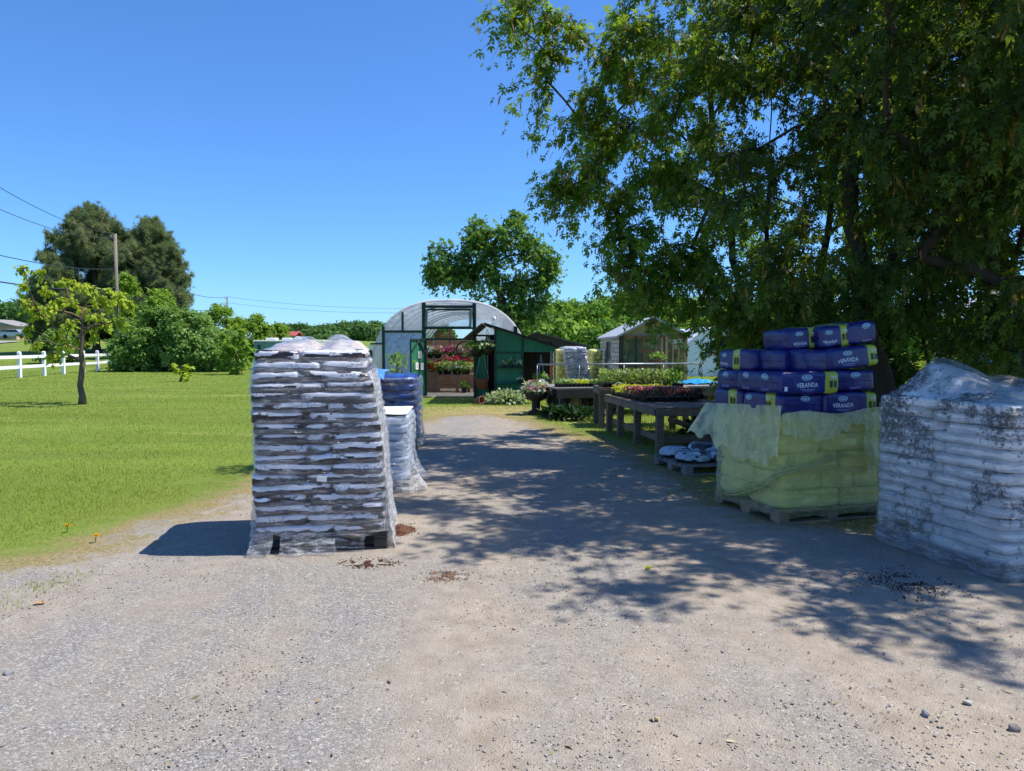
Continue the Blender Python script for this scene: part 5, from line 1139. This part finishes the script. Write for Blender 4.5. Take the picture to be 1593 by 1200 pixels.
for i, x in enumerate((1.95, 2.27, 2.6, 2.92, 3.25)):
    for j in range(2):
        lb = 'tall seedling flat %s of the back table, %s' % (('at the front', 'at the rear')[j], ('left end', 'second from left', 'middle', 'second from right', 'right end, darker')[i])
        flat(lb, Vector((x, 14.8 + .42 * j, .8)), 0, .3, .4, [(WH, .06)], leafmat('seedling_leaf', S(80, 112, 56), S(122, 146, 76), S(176, 178, 116), trans=.4) if i == 0 and j == 0 else (PLANT if i == 4 else bpy.data.materials['seedling_leaf']), 520 + i * 2 + j, .25, 25, .065, 'seedling flats on the back table')
m = MB(); m.tube([Vector((.1 * math.cos(a), 0, .1 * math.sin(a))) for a in [PI * i / 10 for i in range(11)]], .006, 5)
o = m.build('basket_handle', WHITEP); o.location = (X(963, 14.45), 14.45, .8); props(o, 'thin white hoop handle standing on the edge of the back table', 'hoop')
# ---- flatbed farm wagon
wr_ = math.radians(14); WL = Vector((X(866, 16.6), 16.6, 0)); wg = thing('farm_wagon', 'old flatbed farm wagon with steel pipe rail behind the plant tables', 'wagon', WL + Matrix.Rotation(wr_, 3, 'Z') @ Vector((2.25, .9, 0)), wr_)
zd = Z(603.5, 16.7); m = MB()
for k in range(9): m.box((0, -.9 + .1 + k * .2, zd - .02), (4.5, .19, .04))
m.build('deck', W_old, wg, bevel=.004)
m = MB(); m.box((0, -.88, zd - .14), (4.46, .06, .19)); m.box((0, .88, zd - .14), (4.46, .06, .19)); m.box((0, -.35, zd - .12), (4.4, .1, .16)); m.box((0, .35, zd - .12), (4.4, .1, .16)); m.build('frame_beam', W_dark, wg)
for x, r, lab in ((-1.72, .3, 0), (-.95, .26, 1), (1.75, .3, 0)):
    for y in (-.62, .62):
        m = MB(); m.lathe([(r * .55, -.09), (r * .9, -.1), (r, -.06), (r, .06), (r * .9, .1), (r * .55, .09)], 26, (x, y, r), 0, 'y'); w_ = m.build('wheel', plain('old_tyre', S(34, 33, 33), .85, .2, 12.) if not bpy.data.materials.get('old_tyre') else bpy.data.materials['old_tyre'], wg, smooth=True)
        m = MB(); m.lathe([(0, -.05), (r * .2, -.06), (r * .3, -.03), (r * .56, -.06), (r * .56, .06), (r * .3, .03), (0, .05)], 20, (x, y, r), 0, 'y'); q = m.build('rim', plain('tan_rim', S(150, 128, 88), .6, .2) if not bpy.data.materials.get('tan_rim') else bpy.data.materials['tan_rim'], wg, smooth=True); q.parent = w_
m = MB()
for x in (-1.72, -.95, 1.75): m.tube([(x, -.6, .29), (x, .6, .29)], .04, 8); m.box((x, 0, .42), (.09, .8, .2))
m.build('axle', W_dark, wg)
zr = Z(567.5, 18.2) ; m = MB(); m.tube([(-2.2, .86, zr), (2.35, .86, zr)], .022, 8)
for x in (-2.2, -1.1, .1, 1.2, 2.3): m.tube([(x, .86, zd), (x, .86, zr)], .016, 6)
m.build('pipe_rail', METAL, wg, smooth=True)
M_w = Matrix.Translation(wg.location) @ Matrix.Rotation(wr_, 4, 'Z')
for i, (x, y, lf, lb) in enumerate(((-1.95, -.5, PLANT, 'low flat of seedlings at the left end of the wagon deck'), (-1.55, -.5, LIMEL, 'low flat of pale seedlings second from the left on the wagon deck'), (-1.15, -.5, PLANT, 'low flat of seedlings third from the left on the wagon deck'), (-1.75, -.05, PLANT, 'flat of seedlings behind the front row on the wagon deck'))):
    flat(lb, M_w @ Vector((x, y, zd)), wr_, .37, .34, [(CR, .3)], lf, 550 + i, .08, 18, .05, 'seedling flats on the wagon')
tpv = M_w @ Vector((1.75, .1, zd)); m = MB(); m.grid(22, 14, lambda u, v: Vector(((u - .5) * 1.0, (v - .5) * .9, .03 + .09 * math.sin(PI * u) * math.sin(PI * v) + .04 * MN.noise(Vector((u * 6, v * 6, 0))))))
o = m.build('blue_tarp', plain('turquoise_tarp', S(38, 140, 190), .4, .25, 6., (1, 1, 1), .3), None, smooth=True); o.location = tpv; o.rotation_euler = (0, 0, wr_); props(o, 'crumpled turquoise tarp lying on the right end of the wagon deck', 'tarp')
ws = thing('wire_stand', 'low wire plant stand on the grass under the wagon', 'plant stand', (X(884, 17.4), 17.4, 0)); m = MB()
for x in (-.2, .2):
    for y in (-.15, .15): m.tube([(x, y, 0), (x, y, .42)], .009, 5)
m.build('legs_frame', METAL, ws); m = MB(); m.tube([(-.2, -.15, .12), (.2, -.15, .12), (.2, .15, .12), (-.2, .15, .12), (-.2, -.15, .12)], .008, 5)
for k in range(6): m.tube([(-.2 + k * .08, -.15, .12), (-.2 + k * .08, .15, .12)], .005, 4)
m.build('rack', METAL, ws)
HOSTA = leafmat('hosta_leaf', S(30, 54, 30), S(44, 74, 38), S(64, 92, 50), trans=.2)
for i, (px, Y, r, lb) in enumerate(((882, 16.2, .34, 'dark leafy ground plant under the left end of the wagon'), (912, 16.0, .38, 'dark leafy ground plant beside the left wagon wheel'), (862, 16.5, .3, 'dark leafy ground plant between the urn and the wagon'), (1095, 13.2, .4, 'dark leafy ground plant behind the crossed brace table'))):
    flowers('ground_plant', lb, 'plant', (X(px, Y), Y, .02), (r, r * .8, .2), 70, [], HOSTA, 560 + i, .1)
# ---- stacks by the far shed
def farstack(label, px0, px1, top, Y, mat, fm, seed, lean=0.):
    x0, x1 = X(px0, Y), X(px1, Y); h = Z(top, Y); root = thing('distant_bag_stack', label, 'bag stack', ((x0 + x1) / 2, Y + .5, 0), .1, 'stacks beside the dark barn')
    n = 7; lh = (h - .13) / n; pallet(root, x1 - x0, 1., .13, W_old); L = lambda z: Vector((lean * z, 0, 0)); stack_bags(root, mat, (x1 - x0) * .97, .97, .13, n, lh, 2, 2, seed, .03, L, 4.); film(root, fm, x1 - x0, 1.0, .05, h, lh, seed, .08, lambda x, y: .03, .02, None, .03, .015, True, 90, L)
farstack('yellow wrapped stack beside the potting shed, left of the grey one', 864, 884, 545, 28.5, YB, YF, 601); farstack('leaning grey wrapped stack between two yellow ones near the barn', 884, 921, 541, 28, sackmat('grey_bag', S(150, 156, 176), S(110, 116, 138), S(60, 62, 80), .4, 6., .55, .65), FILM2, 602, -.16); farstack('yellow wrapped stack at the corner of the stone walled hut', 918, 936, 545, 29, YB, YF, 603)
# ---- dark barn
YBn = 36; x0, x1, xa = X(770, YBn), X(912, YBn), X(836, YBn); ze, za = Z(538, YBn), Z(517, YBn)
bn = thing('dark_barn', 'low dark grey barn with shallow gable behind the potting shed', 'barn', (xa, YBn, 0)); GREY = wood('dark_barn_boards', S(58, 56, 58), S(84, 80, 80), .5, 2)
m = MB(); m.prism([(x0, 0), (x1 - .1, 0), (x1 - .1, ze), (xa, za - .06), (x0, ze)], YBn, YBn + 7); m.build('wall', GREY, bn, world=True)
for a, b in (((xa, za), (x1 + .15, ze - .04)), ((xa, za), (x0 - .15, ze - .04))):
    m = MB(); m.prism([(a[0], a[1] - .05), (b[0], b[1] - .05), (b[0], b[1] + .03), (a[0], a[1] + .03)], YBn - .25, YBn + 7.2); m.build('roof', plain('grey_roofing', S(96, 94, 96), .8, .2, 4.), bn, world=True)
# ---- stone walled hut with glazed front
YH = 26; hx = lambda px: X(px, YH); hz = lambda py: Z(py, YH); ht_ = thing('glazed_hut', 'small hut with mottled white stone side and brown framed glazed front', 'hut', (hx(1015), YH, 0))
t = NT('mottled_stone'); v = t.obj(); br = t.n('TexBrick', Vector=t.n('CombineXYZ', X=t.n('SeparateXYZ', Vector=v).outputs[1], Y=t.n('SeparateXYZ', Vector=v).outputs[2], Z=0.).outputs[0], Scale=1.6, Color1=S(240, 240, 234), Color2=S(176, 176, 170), Mortar=S(110, 110, 106))
STONE = t.shader(t.pr(t.mix(t.mr(t.noise(v, 5., 5., .7), .45, .6, 0, .7), br.outputs[0], S(110, 110, 110)), .9, Normal=t.bump(br.outputs[1], -.4, .02)))
BRF = wood('brown_window_frame', S(132, 88, 58), S(168, 122, 86)); SIDING = plain('pale_siding', S(206, 210, 200), .6, .08, 3., (1, 1, 6), .2)
ev = hz(524); pk = hz(496); xm = (hx(963) + hx(1068)) / 2
m = MB(); m.bx(hx(963), hx(963) + .12, YH, YH + 5.5, 0, ev); m.build('side_wall', STONE, ht_, world=True)
m = MB(); m.bx(hx(963) - .03, hx(963), YH + 2.3, YH + 3.2, hz(560), hz(531)); wn = m.build('window', plain('dark_glass', S(64, 66, 74), .15, .1), ht_, world=True); m = MB(); 
for y in (YH + 2.3, YH + 3.2): m.bx(hx(963) - .05, hx(963) - .03, y - .05, y + .05, hz(561), hz(530))
q = m.build('frame', plain('grey_frame', S(150, 150, 150), .6), ht_, world=True); q.parent = wn
m = MB(); m.bx(hx(963) + .15, hx(1068), YH + .9, YH + 1.0, 0, ev); m.build('inner_wall', SIDING, ht_, world=True)
m = MB(); m.bx(hx(1068) - .1, hx(1068) + .02, YH + .05, YH + 5.5, 0, ev); m.build('side_wall', SIDING, ht_, world=True)
m = MB(); m.prism([(hx(963), ev), (hx(1068), ev), (xm, pk)], YH + .02, YH + .1); m.build('gable', wood('pale_gable_boards', S(160, 140, 110), S(190, 172, 140), 1, 2), ht_, world=True)
SILV_R = plain('silver_shingle', S(168, 172, 176), .55, .18, 10., (1, 1, 1), .3)
for a, b in (((xm, pk), (hx(957), ev - .05)), ((xm, pk), (hx(1074), ev - .05))):
    m = MB(); m.prism([(a[0], a[1]), (b[0], b[1]), (b[0], b[1] + .07), (a[0], a[1] + .07)], YH - .3, YH + 5.7); m.build('roof', SILV_R, ht_, world=True)
def hp(px, w_, mat, z0=0., z1=None, y=YH): m = MB(); m.bx(hx(px) - w_ / 2, hx(px) + w_ / 2, y - .1, y, z0, z1 or ev); m.build('post', mat, ht_, world=True, bevel=.006)
hp(966, .16, W_dark); hp(989, .06, DGREEN); hp(1001, .06, BRF); hp(1022, .12, BRF); TIM = wood('pale_timber', S(176, 146, 108), S(206, 178, 138)); hp(1029, .08, TIM); hp(1036, .1, TIM); hp(1046, .05, TIM); hp(1055, .05, TIM); hp(1066, .12, TIM)
for p0, p1, py, h_ in ((993, 1067, 546, .12), (966, 1067, 573, .1), (966, 1067, 525, .1), (1036, 1067, 536, .04), (1036, 1067, 558, .04), (1036, 1067, 583, .04)):
    m = MB(); m.bx(hx(p0), hx(p1), YH - .06, YH - .004, hz(py) - h_ / 2, hz(py) + h_ / 2); m.build('rail', BRF, ht_, world=True)
m = MB()
for p0, p1 in ((968, 988), (990, 1000), (1002, 1021), (1038, 1054), (1056, 1064)): m.bx(hx(p0), hx(p1), YH - .035, YH - .03, hz(572), hz(528))
t = NT('pane_glass'); GLASS = t.shader(t.mixs(.12, t.n('BsdfTransparent', Color=(.92, .96, .94)).outputs[0], t.n('BsdfGlossy', Color=(1., 1., 1.), Roughness=.04).outputs[0]))
m.build('window_glass', GLASS, ht_, world=True)
m = MB(); m.bx(hx(968), hx(1021), YH - .03, YH - .005, .3, hz(575)); m.build('lower_panel', wood('red_brown_panel', S(126, 72, 50), S(156, 104, 76)), ht_, world=True)
basket('leafy basket hanging in front of the glazed hut', (hx(1019), YH - .5, hz(560)), .3, 50, [(YL, .1)], PLANT, 621, .9, TERRA)
# ---- white tunnel and canopy tents
YP_ = 40; px0, px1 = X(1058, YP_), X(1215, YP_); rP = (px1 - px0) / 2; hP = Z(505, YP_)
pt = thing('white_tunnel', 'long white plastic tunnel right of the glazed hut, behind the leaves', 'tunnel', ((px0 + px1) / 2, YP_, 0)); WPL = plain('white_sheeting', S(226, 230, 234), .35, .05, 2., (1, 1, 1), .2)
m = MB(); m.grid(30, 14, lambda u, v: Vector(((px0 + px1) / 2 - rP * math.cos(PI * u), YP_ + 14 * v, hP * math.sin(PI * u) ** .8 + .01 * math.sin(v * 60)))); m.build('cover', WPL, pt, smooth=True, world=True, solid=.01)
m = MB(); vs = [((px0 + px1) / 2 - rP * .985 * math.cos(PI * i / 29), YP_ + .04, hP * .985 * math.sin(PI * i / 29) ** .8) for i in range(30)]; m.add(vs + [(x, y + .03, z) for x, y, z in vs], [tuple(range(30)), tuple(range(59, 29, -1))]); m.build('end_wall', WPL, pt, world=True)
m = MB()
for k in (-.5, .5): m.bx((px0 + px1) / 2 + k - .04, (px0 + px1) / 2 + k + .04, YP_ - .05, YP_ + .03, 0, 2.)
m.build('door_frame', METAL, pt, world=True)
YC = 30; cx_ = X(1543, YC); tn = thing('canopy_tent', 'white peaked canopy tent with blue side seen through the trees at right', 'tent', (cx_, YC, 0)); rt_ = 1.5
m = MB(); zt = Z(480, YC); m.add([(cx_ - rt_, YC - rt_, zt), (cx_ + rt_, YC - rt_, zt), (cx_ + rt_, YC + rt_, zt), (cx_ - rt_, YC + rt_, zt), (cx_, YC, Z(456, YC))], [(0, 1, 4), (1, 2, 4), (2, 3, 4), (3, 0, 4)])
for a, b in ((0, 1), (1, 2), (2, 3), (3, 0)):
    p, q = Vector(m.v[a]), Vector(m.v[b]); m.add([p, q, q - Vector((0, 0, .25)), p - Vector((0, 0, .25))], [(0, 1, 2, 3)])
m.build('canopy', WPL, tn, world=True, solid=.01); m = MB(); m.bx(cx_ - rt_ + .05, cx_ + .4, YC - rt_ + .05, YC - rt_ + .07, .3, zt - .3); m.build('side_wall', plain('blue_fabric', S(40, 110, 168), .7), tn, world=True)
for i in range(4):
    m = MB(); x, y = cx_ + (rt_ - .05) * (1 if i % 2 else -1), YC + (rt_ - .05) * (1 if i > 1 else -1); m.tube([(x, y, 0), (x, y, zt)], .03, 6); m.build('leg', METAL, tn, world=True)
# ---- white fence on the lawn
WF = plain('white_vinyl', S(236, 238, 240), .45, .04, 4., (1, 1, 1), .05); fp = [(-95, 600), (-38, 594), (31, 588), (69, 584.5), (99, 582), (130, 579.5), (152, 578), (172, 575)]
fps = [G(px, py) for px, py in fp]; fc = thing('rail_fence', 'white two rail fence along the far side of the lawn', 'fence', fps[3])
for i, p in enumerate(fps):
    m = MB(); h = 1.32; m.bx(p.x - .075, p.x + .075, p.y - .075, p.y + .075, -.1, h); m.add([(p.x + sx_ * .085, p.y + sy_ * .085, h) for sx_, sy_ in ((-1, -1), (1, -1), (1, 1), (-1, 1))] + [(p.x, p.y, h + .06)], [(0, 1, 4), (1, 2, 4), (2, 3, 4), (3, 0, 4), (3, 2, 1, 0)])
    m.build('post', WF if i < 7 else plain('green_post', S(96, 140, 116), .7), fc, world=True)
for a, b in zip(fps[:-1], fps[1:]):
    for z in (1.08, .56): m = MB(); m.bar(a + Vector((0, 0, z)), b + Vector((0, 0, z)), .045, .16); m.build('rail', WF, fc, world=True)
# ---- utility poles and wires
POLE = plain('pole_wood', S(128, 118, 108), .9, .25, 6., (1, 1, .1), .4)
def pole(label, px, Y, top, r):
    x = X(px, Y); g = H(x, Y); zt = P(px, top, Y).z; root = thing('utility_pole', label, 'utility pole', (x, Y, g), 0, 'utility poles'); m = MB(); m.tube([(0, 0, -.2), (0, 0, zt - g)], [r, r * .7], 12); m.build('shaft', POLE, root, smooth=True)
    m = MB()
    for k in (.25, 1.3): m.tube([(-r, 0, zt - g - k), (-r - .18, 0, zt - g - k)], .03, 6); m.lathe([(.0, 0), (.06, 0), (.07, .08), (.03, .14), (0, .14)], 8, (-r - .18, 0, zt - g - k))
    m.build('insulator', METAL, root); return Vector((x, Y, zt))
p1 = pole('tall grey utility pole rising in front of the dark pines', 184, 56, 364, .155); p2 = pole('distant slim utility pole above the hedge line', 355, 112, 462, .16); p3 = pole('farthest utility pole, barely showing above the bushes right of the slim one', 371, 170, 492, .14)
WIRE = plain('wire', S(46, 50, 58), .6, .05)
def wire(label, a, b, sag, r):
    m = MB(); m.tube([a.lerp(b, i / 16) - Vector((0, 0, sag * 4 * (i / 16) * (1 - i / 16))) for i in range(17)], r, 5); props(m.build('power_line', WIRE), label, 'wire', 'overhead wires')
wire('highest overhead wire coming in from the upper left to the tall pole', P(-40, 268, 30), p1, .5, .016); wire('second overhead wire from the left, under the highest one', P(-40, 308, 30), p1 - Vector((0, 0, .3)), .5, .016); wire('overhead wire entering at mid height on the left, ending on the tall pole', P(-40, 388, 30), p1 - Vector((0, 0, 2.6)), .3, .02); wire('thick dark cable lowest on the left behind the young tree', P(-40, 432, 30), p1 - Vector((0, 0, 4.)), .3, .032)
wire('overhead wire sloping down from the tall pole to the slim distant pole', p1 - Vector((0, 0, 1.5)), p2, 1.2, .028); wire('lower overhead wire between the tall pole and the slim distant pole', p1 - Vector((0, 0, 4.5)), p2 - Vector((0, 0, 1.6)), .8, .028)
wire('upper of two thin wires running behind the greenhouse top', p2, P(700, 478, 120), .8, .018); wire('lower of two thin wires running behind the greenhouse top', p2 - Vector((0, 0, .9)), P(700, 484, 120), .8, .018); wire('thin wire crossing the sky right of the elm', P(820, 472, 110), P(1100, 448, 130), .6, .02)
# ---- caravan, barn, car, road at the far left
YV = 52; va, vb = X(394, YV), X(475, YV); zt = Z(530, YV); cv = thing('caravan', 'pale green caravan with white roof vents behind the tall bag stack', 'caravan', ((va + vb) / 2, YV, 0)); CVG = plain('pale_green_metal', S(126, 164, 146), .5, .1, 2., (1, 1, 1), .05)
m = MB(); m.bx(va, vb, YV, YV + 2.3, .35, zt - .12); m.build('body', CVG, cv, world=True, bevel=.12)
m = MB(); m.bx(va - .03, vb + 1.3, YV - .03, YV + 2.33, zt - .12, zt + .02); m.build('roof', WHITEP, cv, world=True, bevel=.04)
for px, w_ in ((416, .75), (440, .6)): m = MB(); x = X(px, YV); m.bx(x - w_ / 2, x + w_ / 2, YV + .7, YV + 1.4, zt + .02, zt + .2); m.build('roof_vent', WHITEP, cv, world=True, bevel=.06)
for px in (403, 440): m = MB(); x = X(px, YV); m.bx(x - .12, x + .12, YV - .02, YV + .02, 1.15, 1.75); m.build('window', plain('caravan_glass', S(70, 90, 90), .15), cv, world=True)
for px in (425, 437):
    m = MB(); m.lathe([(0, -.1), (.2, -.1), (.33, -.08), (.33, .08), (0, .1)], 16, (X(px, YV), YV + .05, .33), 0, 'y'); m.build('wheel', bpy.data.materials['old_tyre'], cv, world=True)
YR = 150; rb = thing('red_roofed_barn', 'far barn with rusty red roof in front of the wooded ridge', 'barn', (X(445, YR), YR, H(X(445, YR), YR))); zb = H(X(445, YR), YR) - .3
m = MB(); m.bx(X(431, YR), X(459, YR), YR, YR + 5, zb, Z(523, YR)); m.build('wall', plain('white_grey_wall', S(190, 190, 186), .8), rb, world=True)
m = MB(); a, b, c = Z(523, YR), Z(516, YR), YR; m.add([(X(429, YR), c - .5, a), (X(461, YR), c - .5, a), (X(461, YR), c + 2.5, b), (X(429, YR), c + 2.5, b), (X(429, YR), c + 5.5, a), (X(461, YR), c + 5.5, a)], [(0, 1, 2, 3), (3, 2, 5, 4)]); m.build('roof', plain('rusty_red_roof', S(176, 78, 76), .6, .25, 1.), rb, world=True, solid=.15)
m = MB()
for px in (437, 446, 454): x = X(px, YR); m.bx(x - .5, x + .5, YR - .06, YR - .01, zb + .8, Z(523, YR) - .4)
m.build('window', plain('barn_glass', S(60, 66, 76), .2), rb, world=True)
ys = [88, 92, 96, 101]; vs = []
for y in ys:
    for x in (-130, -110, -90, -76, -64): xs_ = x - (y - 88) * .2; vs.append((xs_, y, H(xs_, y) + .12))
m = MB(); m.add(vs, [(j * 5 + i, j * 5 + i + 1, j * 5 + i + 6, j * 5 + i + 5) for j in range(3) for i in range(4)]); structure(m.build('road', plain('road_asphalt', S(150, 146, 142), .9, .1)))
YK = 118; xk = X(21, YK); gk = H(xk, YK); car = thing('parked_car', 'silver car far away beyond the road at the left edge', 'car', (xk, YK, gk + .05)); m = MB()
prof = [(-2.1, .3), (2.1, .3), (2.15, .7), (1.9, .85), (1.1, .95), (.5, 1.42), (-1.0, 1.45), (-1.7, .98), (-2.1, .9)]
m.prism(prof, 0, 1.7); m.build('body', plain('silver_paint', S(176, 182, 190), .25, .05, metal=.5), car, bevel=.08)
m = MB(); m.prism([(.95, .98), (.45, 1.36), (-.95, 1.38), (-1.5, 1.0)], -.02, 1.72); m.build('window', plain('car_glass', S(40, 46, 54), .1), car)
for x in (-1.3, 1.3):
    m = MB(); m.lathe([(0, -.1), (.2, -.1), (.32, -.08), (.32, .08), (0, .1)], 16, (x, .05, .3), 0, 'y'); m.build('wheel', bpy.data.materials['old_tyre'], car)
yk = 122; xk = X(-6, yk); hs = thing('shed_far', 'low tan building at the left edge beyond the road', 'building', (xk, yk, H(xk, yk))); hs.name = 'low_building'
m = MB(); m.bx(-6, 3.4, 0, 6, -.5, 2.1); m.build('wall', plain('tan_wall', S(186, 158, 128), .8), hs); m = MB(); m.prism([(-6.3, 2.1), (3.7, 2.1), (-1.3, 3.3)], -.3, 6.3); m.build('roof', plain('grey_roof', S(140, 136, 132), .8), hs); m = MB(); m.bx(1., 2., -.03, .02, .6, 1.5); m.build('window', plain('tan_glass', S(70, 76, 84), .2), hs)
# ---- small things on the ground
SOILM = plain('red_brown_mulch', S(92, 58, 40), .95, .4, 60., (1, 1, 1), 1.); SOILD = plain('dark_wet_soil', S(40, 32, 26), .95, .4, 60., (1, 1, 1), 1.)
def pile(name, label, c, rx, ry, h, mat, seed):
    """loose crumbs heaped or strewn; a low mound under them when h is more than a skin"""
    rr = np.random.default_rng(seed); m = MB()
    if h > .01:
        m.grid(30, 30, lambda u, v: Vector(((u - .5) * 2.4 * rx, (v - .5) * 2.4 * ry, -.015 + (h + .016) * math.exp(-2.6 * ((2 * u - 1) ** 2 + (2 * v - 1) ** 2) * (1 + .7 * MN.noise(Vector((u * 4, v * 4, seed))))) * (1 + .5 * MN.noise(Vector((u * 11, v * 11, seed)))))))
    n = 900; q = rr.normal(0, .42, (n, 2)) + .25 * np.column_stack([np.sin(rr.normal(0, 1, n) * 3 + seed), np.cos(rr.normal(0, 1, n) * 2)])
    keep = np.array([MN.noise(Vector((x * 2.2, y * 2.2, seed * 3.3))) for x, y in q]) > -.12
    for x, y in q[keep]:
        s = rr.uniform(.0015, .005); m.box((rx * x, ry * y, .003 + h * .8 * math.exp(-2.6 * (x * x + y * y))), (s * rr.uniform(1, 3), s * 1.3, s), 0, 0, Matrix.Rotation(rr.uniform(0, 3), 3, Vector(rr.normal(0, 1, 3)).normalized()))
    o = m.build(name, mat, None, smooth=False); o.location = (c[0], c[1], .004); return props(o, label, 'soil', kind='stuff')
pile('mulch_pile', 'small heap of red brown mulch spilled at the foot of the tall bag stack', G(618, 826), .17, .2, .035, SOILM, 1); pile('mulch_pile', 'thin trace of spilled mulch in front of the tall bag stack pallet', G(575, 878), .2, .12, .003, SOILM, 2); pile('soil_spill', 'dark patch of spilled potting soil in front of the dirty white stack', G(1410, 912), .34, .34, .009, SOILD, 3); pile('soil_spill', 'faint rusty soil patch in the middle of the drive', G(692, 898), .16, .12, .002, plain('rusty_soil', S(140, 110, 86), .95, .3, 50.), 4)
def slip(name, label, px, py, w_, mat, a): g = G(px, py); m = MB(); m.grid(6, 4, lambda u, v: Vector(((u - .5) * w_, (v - .5) * w_ * .6, .012 + .02 * MN.noise(Vector((u * 3, v * 3, px)))))); o = m.build(name, mat); o.location = g; o.rotation_euler = (0, 0, a); props(o, label, name.split('_')[-1])
slip('paper_scrap', 'white scrap of paper lying on the shaded gravel near the tables', 979, 731, .08, paper, .4)
slip('fallen_leaf', 'yellow green leaf lying on the shaded gravel', 1379 - 370, 885, .06, LIMEL, 1.); slip('fallen_leaf', 'pale dry leaf on the sunlit gravel at the bottom of the view', 1020, 1122, .035, plain('dry_leaf', S(196, 176, 128), .8), .2); slip('fallen_leaf', 'brown curled leaf on the gravel at lower left', 62, 940, .06, plain('brown_leaf', S(170, 134, 92), .8), .3)
for i, (px, py) in enumerate(((104, 829), (148, 845))):
    g = G(px, py); root = thing('dandelion', ('yellow dandelion in the grass, farther left one', 'yellow dandelion at the gravel edge, nearer one')[i], 'flower', g); m = MB(); m.tube([(0, 0, 0), (.01, 0, .06)], .003, 5); m.build('stem', SH2, root)
    rr = np.random.default_rng(i); n = 30; v = unit(rr.normal(0, 1, (n, 3))); v[:, 2] = np.abs(v[:, 2]); V, Fc, rv = scatter(np.tile([.01, 0, .06], (n, 1)), v, rr.normal(0, 1, (n, 3)), .028, *T_SIMPLE, rr.random(n)); npmesh('blossom', V, Fc, petal('dandelion_petal%d' % i, S(240, 196, 40)), root, {'rnd': rv})
# stones a hand could pick up
for i, (px, py, s, lb) in enumerate(((1578, 1136, .035, 'dark fist sized stone at the lower right corner'), (1440, 1113, .03, 'flat grey stone on the sunlit gravel at lower right'), (1505, 1095, .025, 'small pale stone just below the shade edge at right'), (14, 1050, .03, 'grey stone on the gravel at the left edge'), (800, 980, .018, 'pinkish small stone in the middle of the drive'))):
    s *= .75; m = MB(); v, f = cuboid(2 * s, 1.4 * s, s, 2.4, 8, 7, 5, disp=sackdisp(i + 200, s * .35, 30)); m.add(v, f); o = m.build('stone', plain('stone_%d' % i, (S(122, 112, 106), S(140, 138, 138), S(170, 164, 156), S(132, 130, 132), S(170, 140, 124))[i], .9, .2, 30.), None, smooth=False); g = G(px, py); o.location = (g.x, g.y, s * .35); o.rotation_euler = (0, 0, i * 1.3); props(o, lb, 'stone', 'larger stones on the gravel')

# seeds, twigs and leaf scraps strewn over the gravel
pl_ = fan(1500, 2.3, 14, -.75, .8); pl_ = pl_[drive_sd(pl_) > .1]; N = len(pl_); a = rng.uniform(0, 2 * PI, N)
sz_ = rng.lognormal(math.log(.014), .5, N) ; V, Fc, rv = scatter(np.column_stack([pl_, np.full(N, .007)]), np.column_stack([np.cos(a), np.sin(a), rng.normal(0, .15, N)]), np.tile([0, 0, 1.], (N, 1)) + rng.normal(0, .5, (N, 3)), np.clip(sz_, .006, .05), np.array(T_SIMPLE[0]) * np.array([1, .5, .6]), T_SIMPLE[1], rng.random(N))
t = NT('litter'); props(npmesh('leaf_litter', V, Fc, t.shader(t.pr(t.ramp(t.attr('rnd'), [(0, S(52, 42, 34)), (.35, S(106, 82, 58)), (.6, S(168, 146, 98)), (.85, S(190, 184, 150)), (1, S(120, 130, 60))]), .85)), attr={'rnd': rv}), 'small twigs, seeds and leaf scraps strewn on the gravel', 'litter', kind='stuff')
# ================================================================ light, sky, camera
SEL, SAZ = math.radians(60), math.radians(83)
sv = Vector((math.sin(SAZ) * math.cos(SEL), math.cos(SAZ) * math.cos(SEL), math.sin(SEL)))
ld = bpy.data.lights.new('sun', 'SUN'); ld.energy = 5.0; ld.angle = math.radians(.5); ld.color = (1, .955, .88)
lo = bpy.data.objects.new('sun', ld); C.objects.link(lo); lo.rotation_euler = sv.to_track_quat('Z', 'Y').to_euler(); lo.location = (8, 0, 20)
w = bpy.data.worlds.new('World'); bpy.context.scene.world = w; w.use_nodes = True
nt = w.node_tree; sk = nt.nodes.new('ShaderNodeTexSky'); sk.sky_type = 'NISHITA'; sk.sun_disc = False
sk.sun_elevation = SEL; sk.sun_rotation = SAZ; sk.altitude = 100; sk.air_density = 1.0; sk.dust_density = .25; sk.ozone_density = 4.0
bg = nt.nodes['Background']; mx = nt.nodes.new('ShaderNodeMix'); mx.data_type = 'RGBA'; mx.blend_type = 'MULTIPLY'; mx.inputs[0].default_value = 1
nt.links.new(sk.outputs[0], mx.inputs[6]); mx.inputs[7].default_value = (.80, 1.31, 1.93, 1); nt.links.new(mx.outputs[2], bg.inputs[0]); bg.inputs[1].default_value = .074
cd = bpy.data.cameras.new('camera'); cam = bpy.data.objects.new('camera', cd); C.objects.link(cam)
cam.location = (0, 0, EYE); cam.rotation_euler = (PI / 2 - PITCH, 0, 0)
cd.sensor_fit = 'HORIZONTAL'; cd.sensor_width = 36; cd.lens = 36 * F / 1593; cd.clip_start = .05; cd.clip_end = 6000
sc = bpy.context.scene; sc.camera = cam
sc.view_settings.view_transform = 'Standard'; sc.view_settings.look = 'None'; sc.view_settings.exposure = .5; sc.view_settings.gamma = 1
sc.render.engine = 'CYCLES'; cy = sc.cycles
cy.max_bounces = 8; cy.diffuse_bounces = 3; cy.glossy_bounces = 3; cy.transmission_bounces = 6; cy.transparent_max_bounces = 16
cy.use_denoising = True; cy.sample_clamp_indirect = 6
try: cy.denoiser = 'OPENIMAGEDENOISE'; cy.denoising_input_passes = 'RGB_ALBEDO_NORMAL'; cy.denoising_prefilter = 'ACCURATE'
except Exception: pass
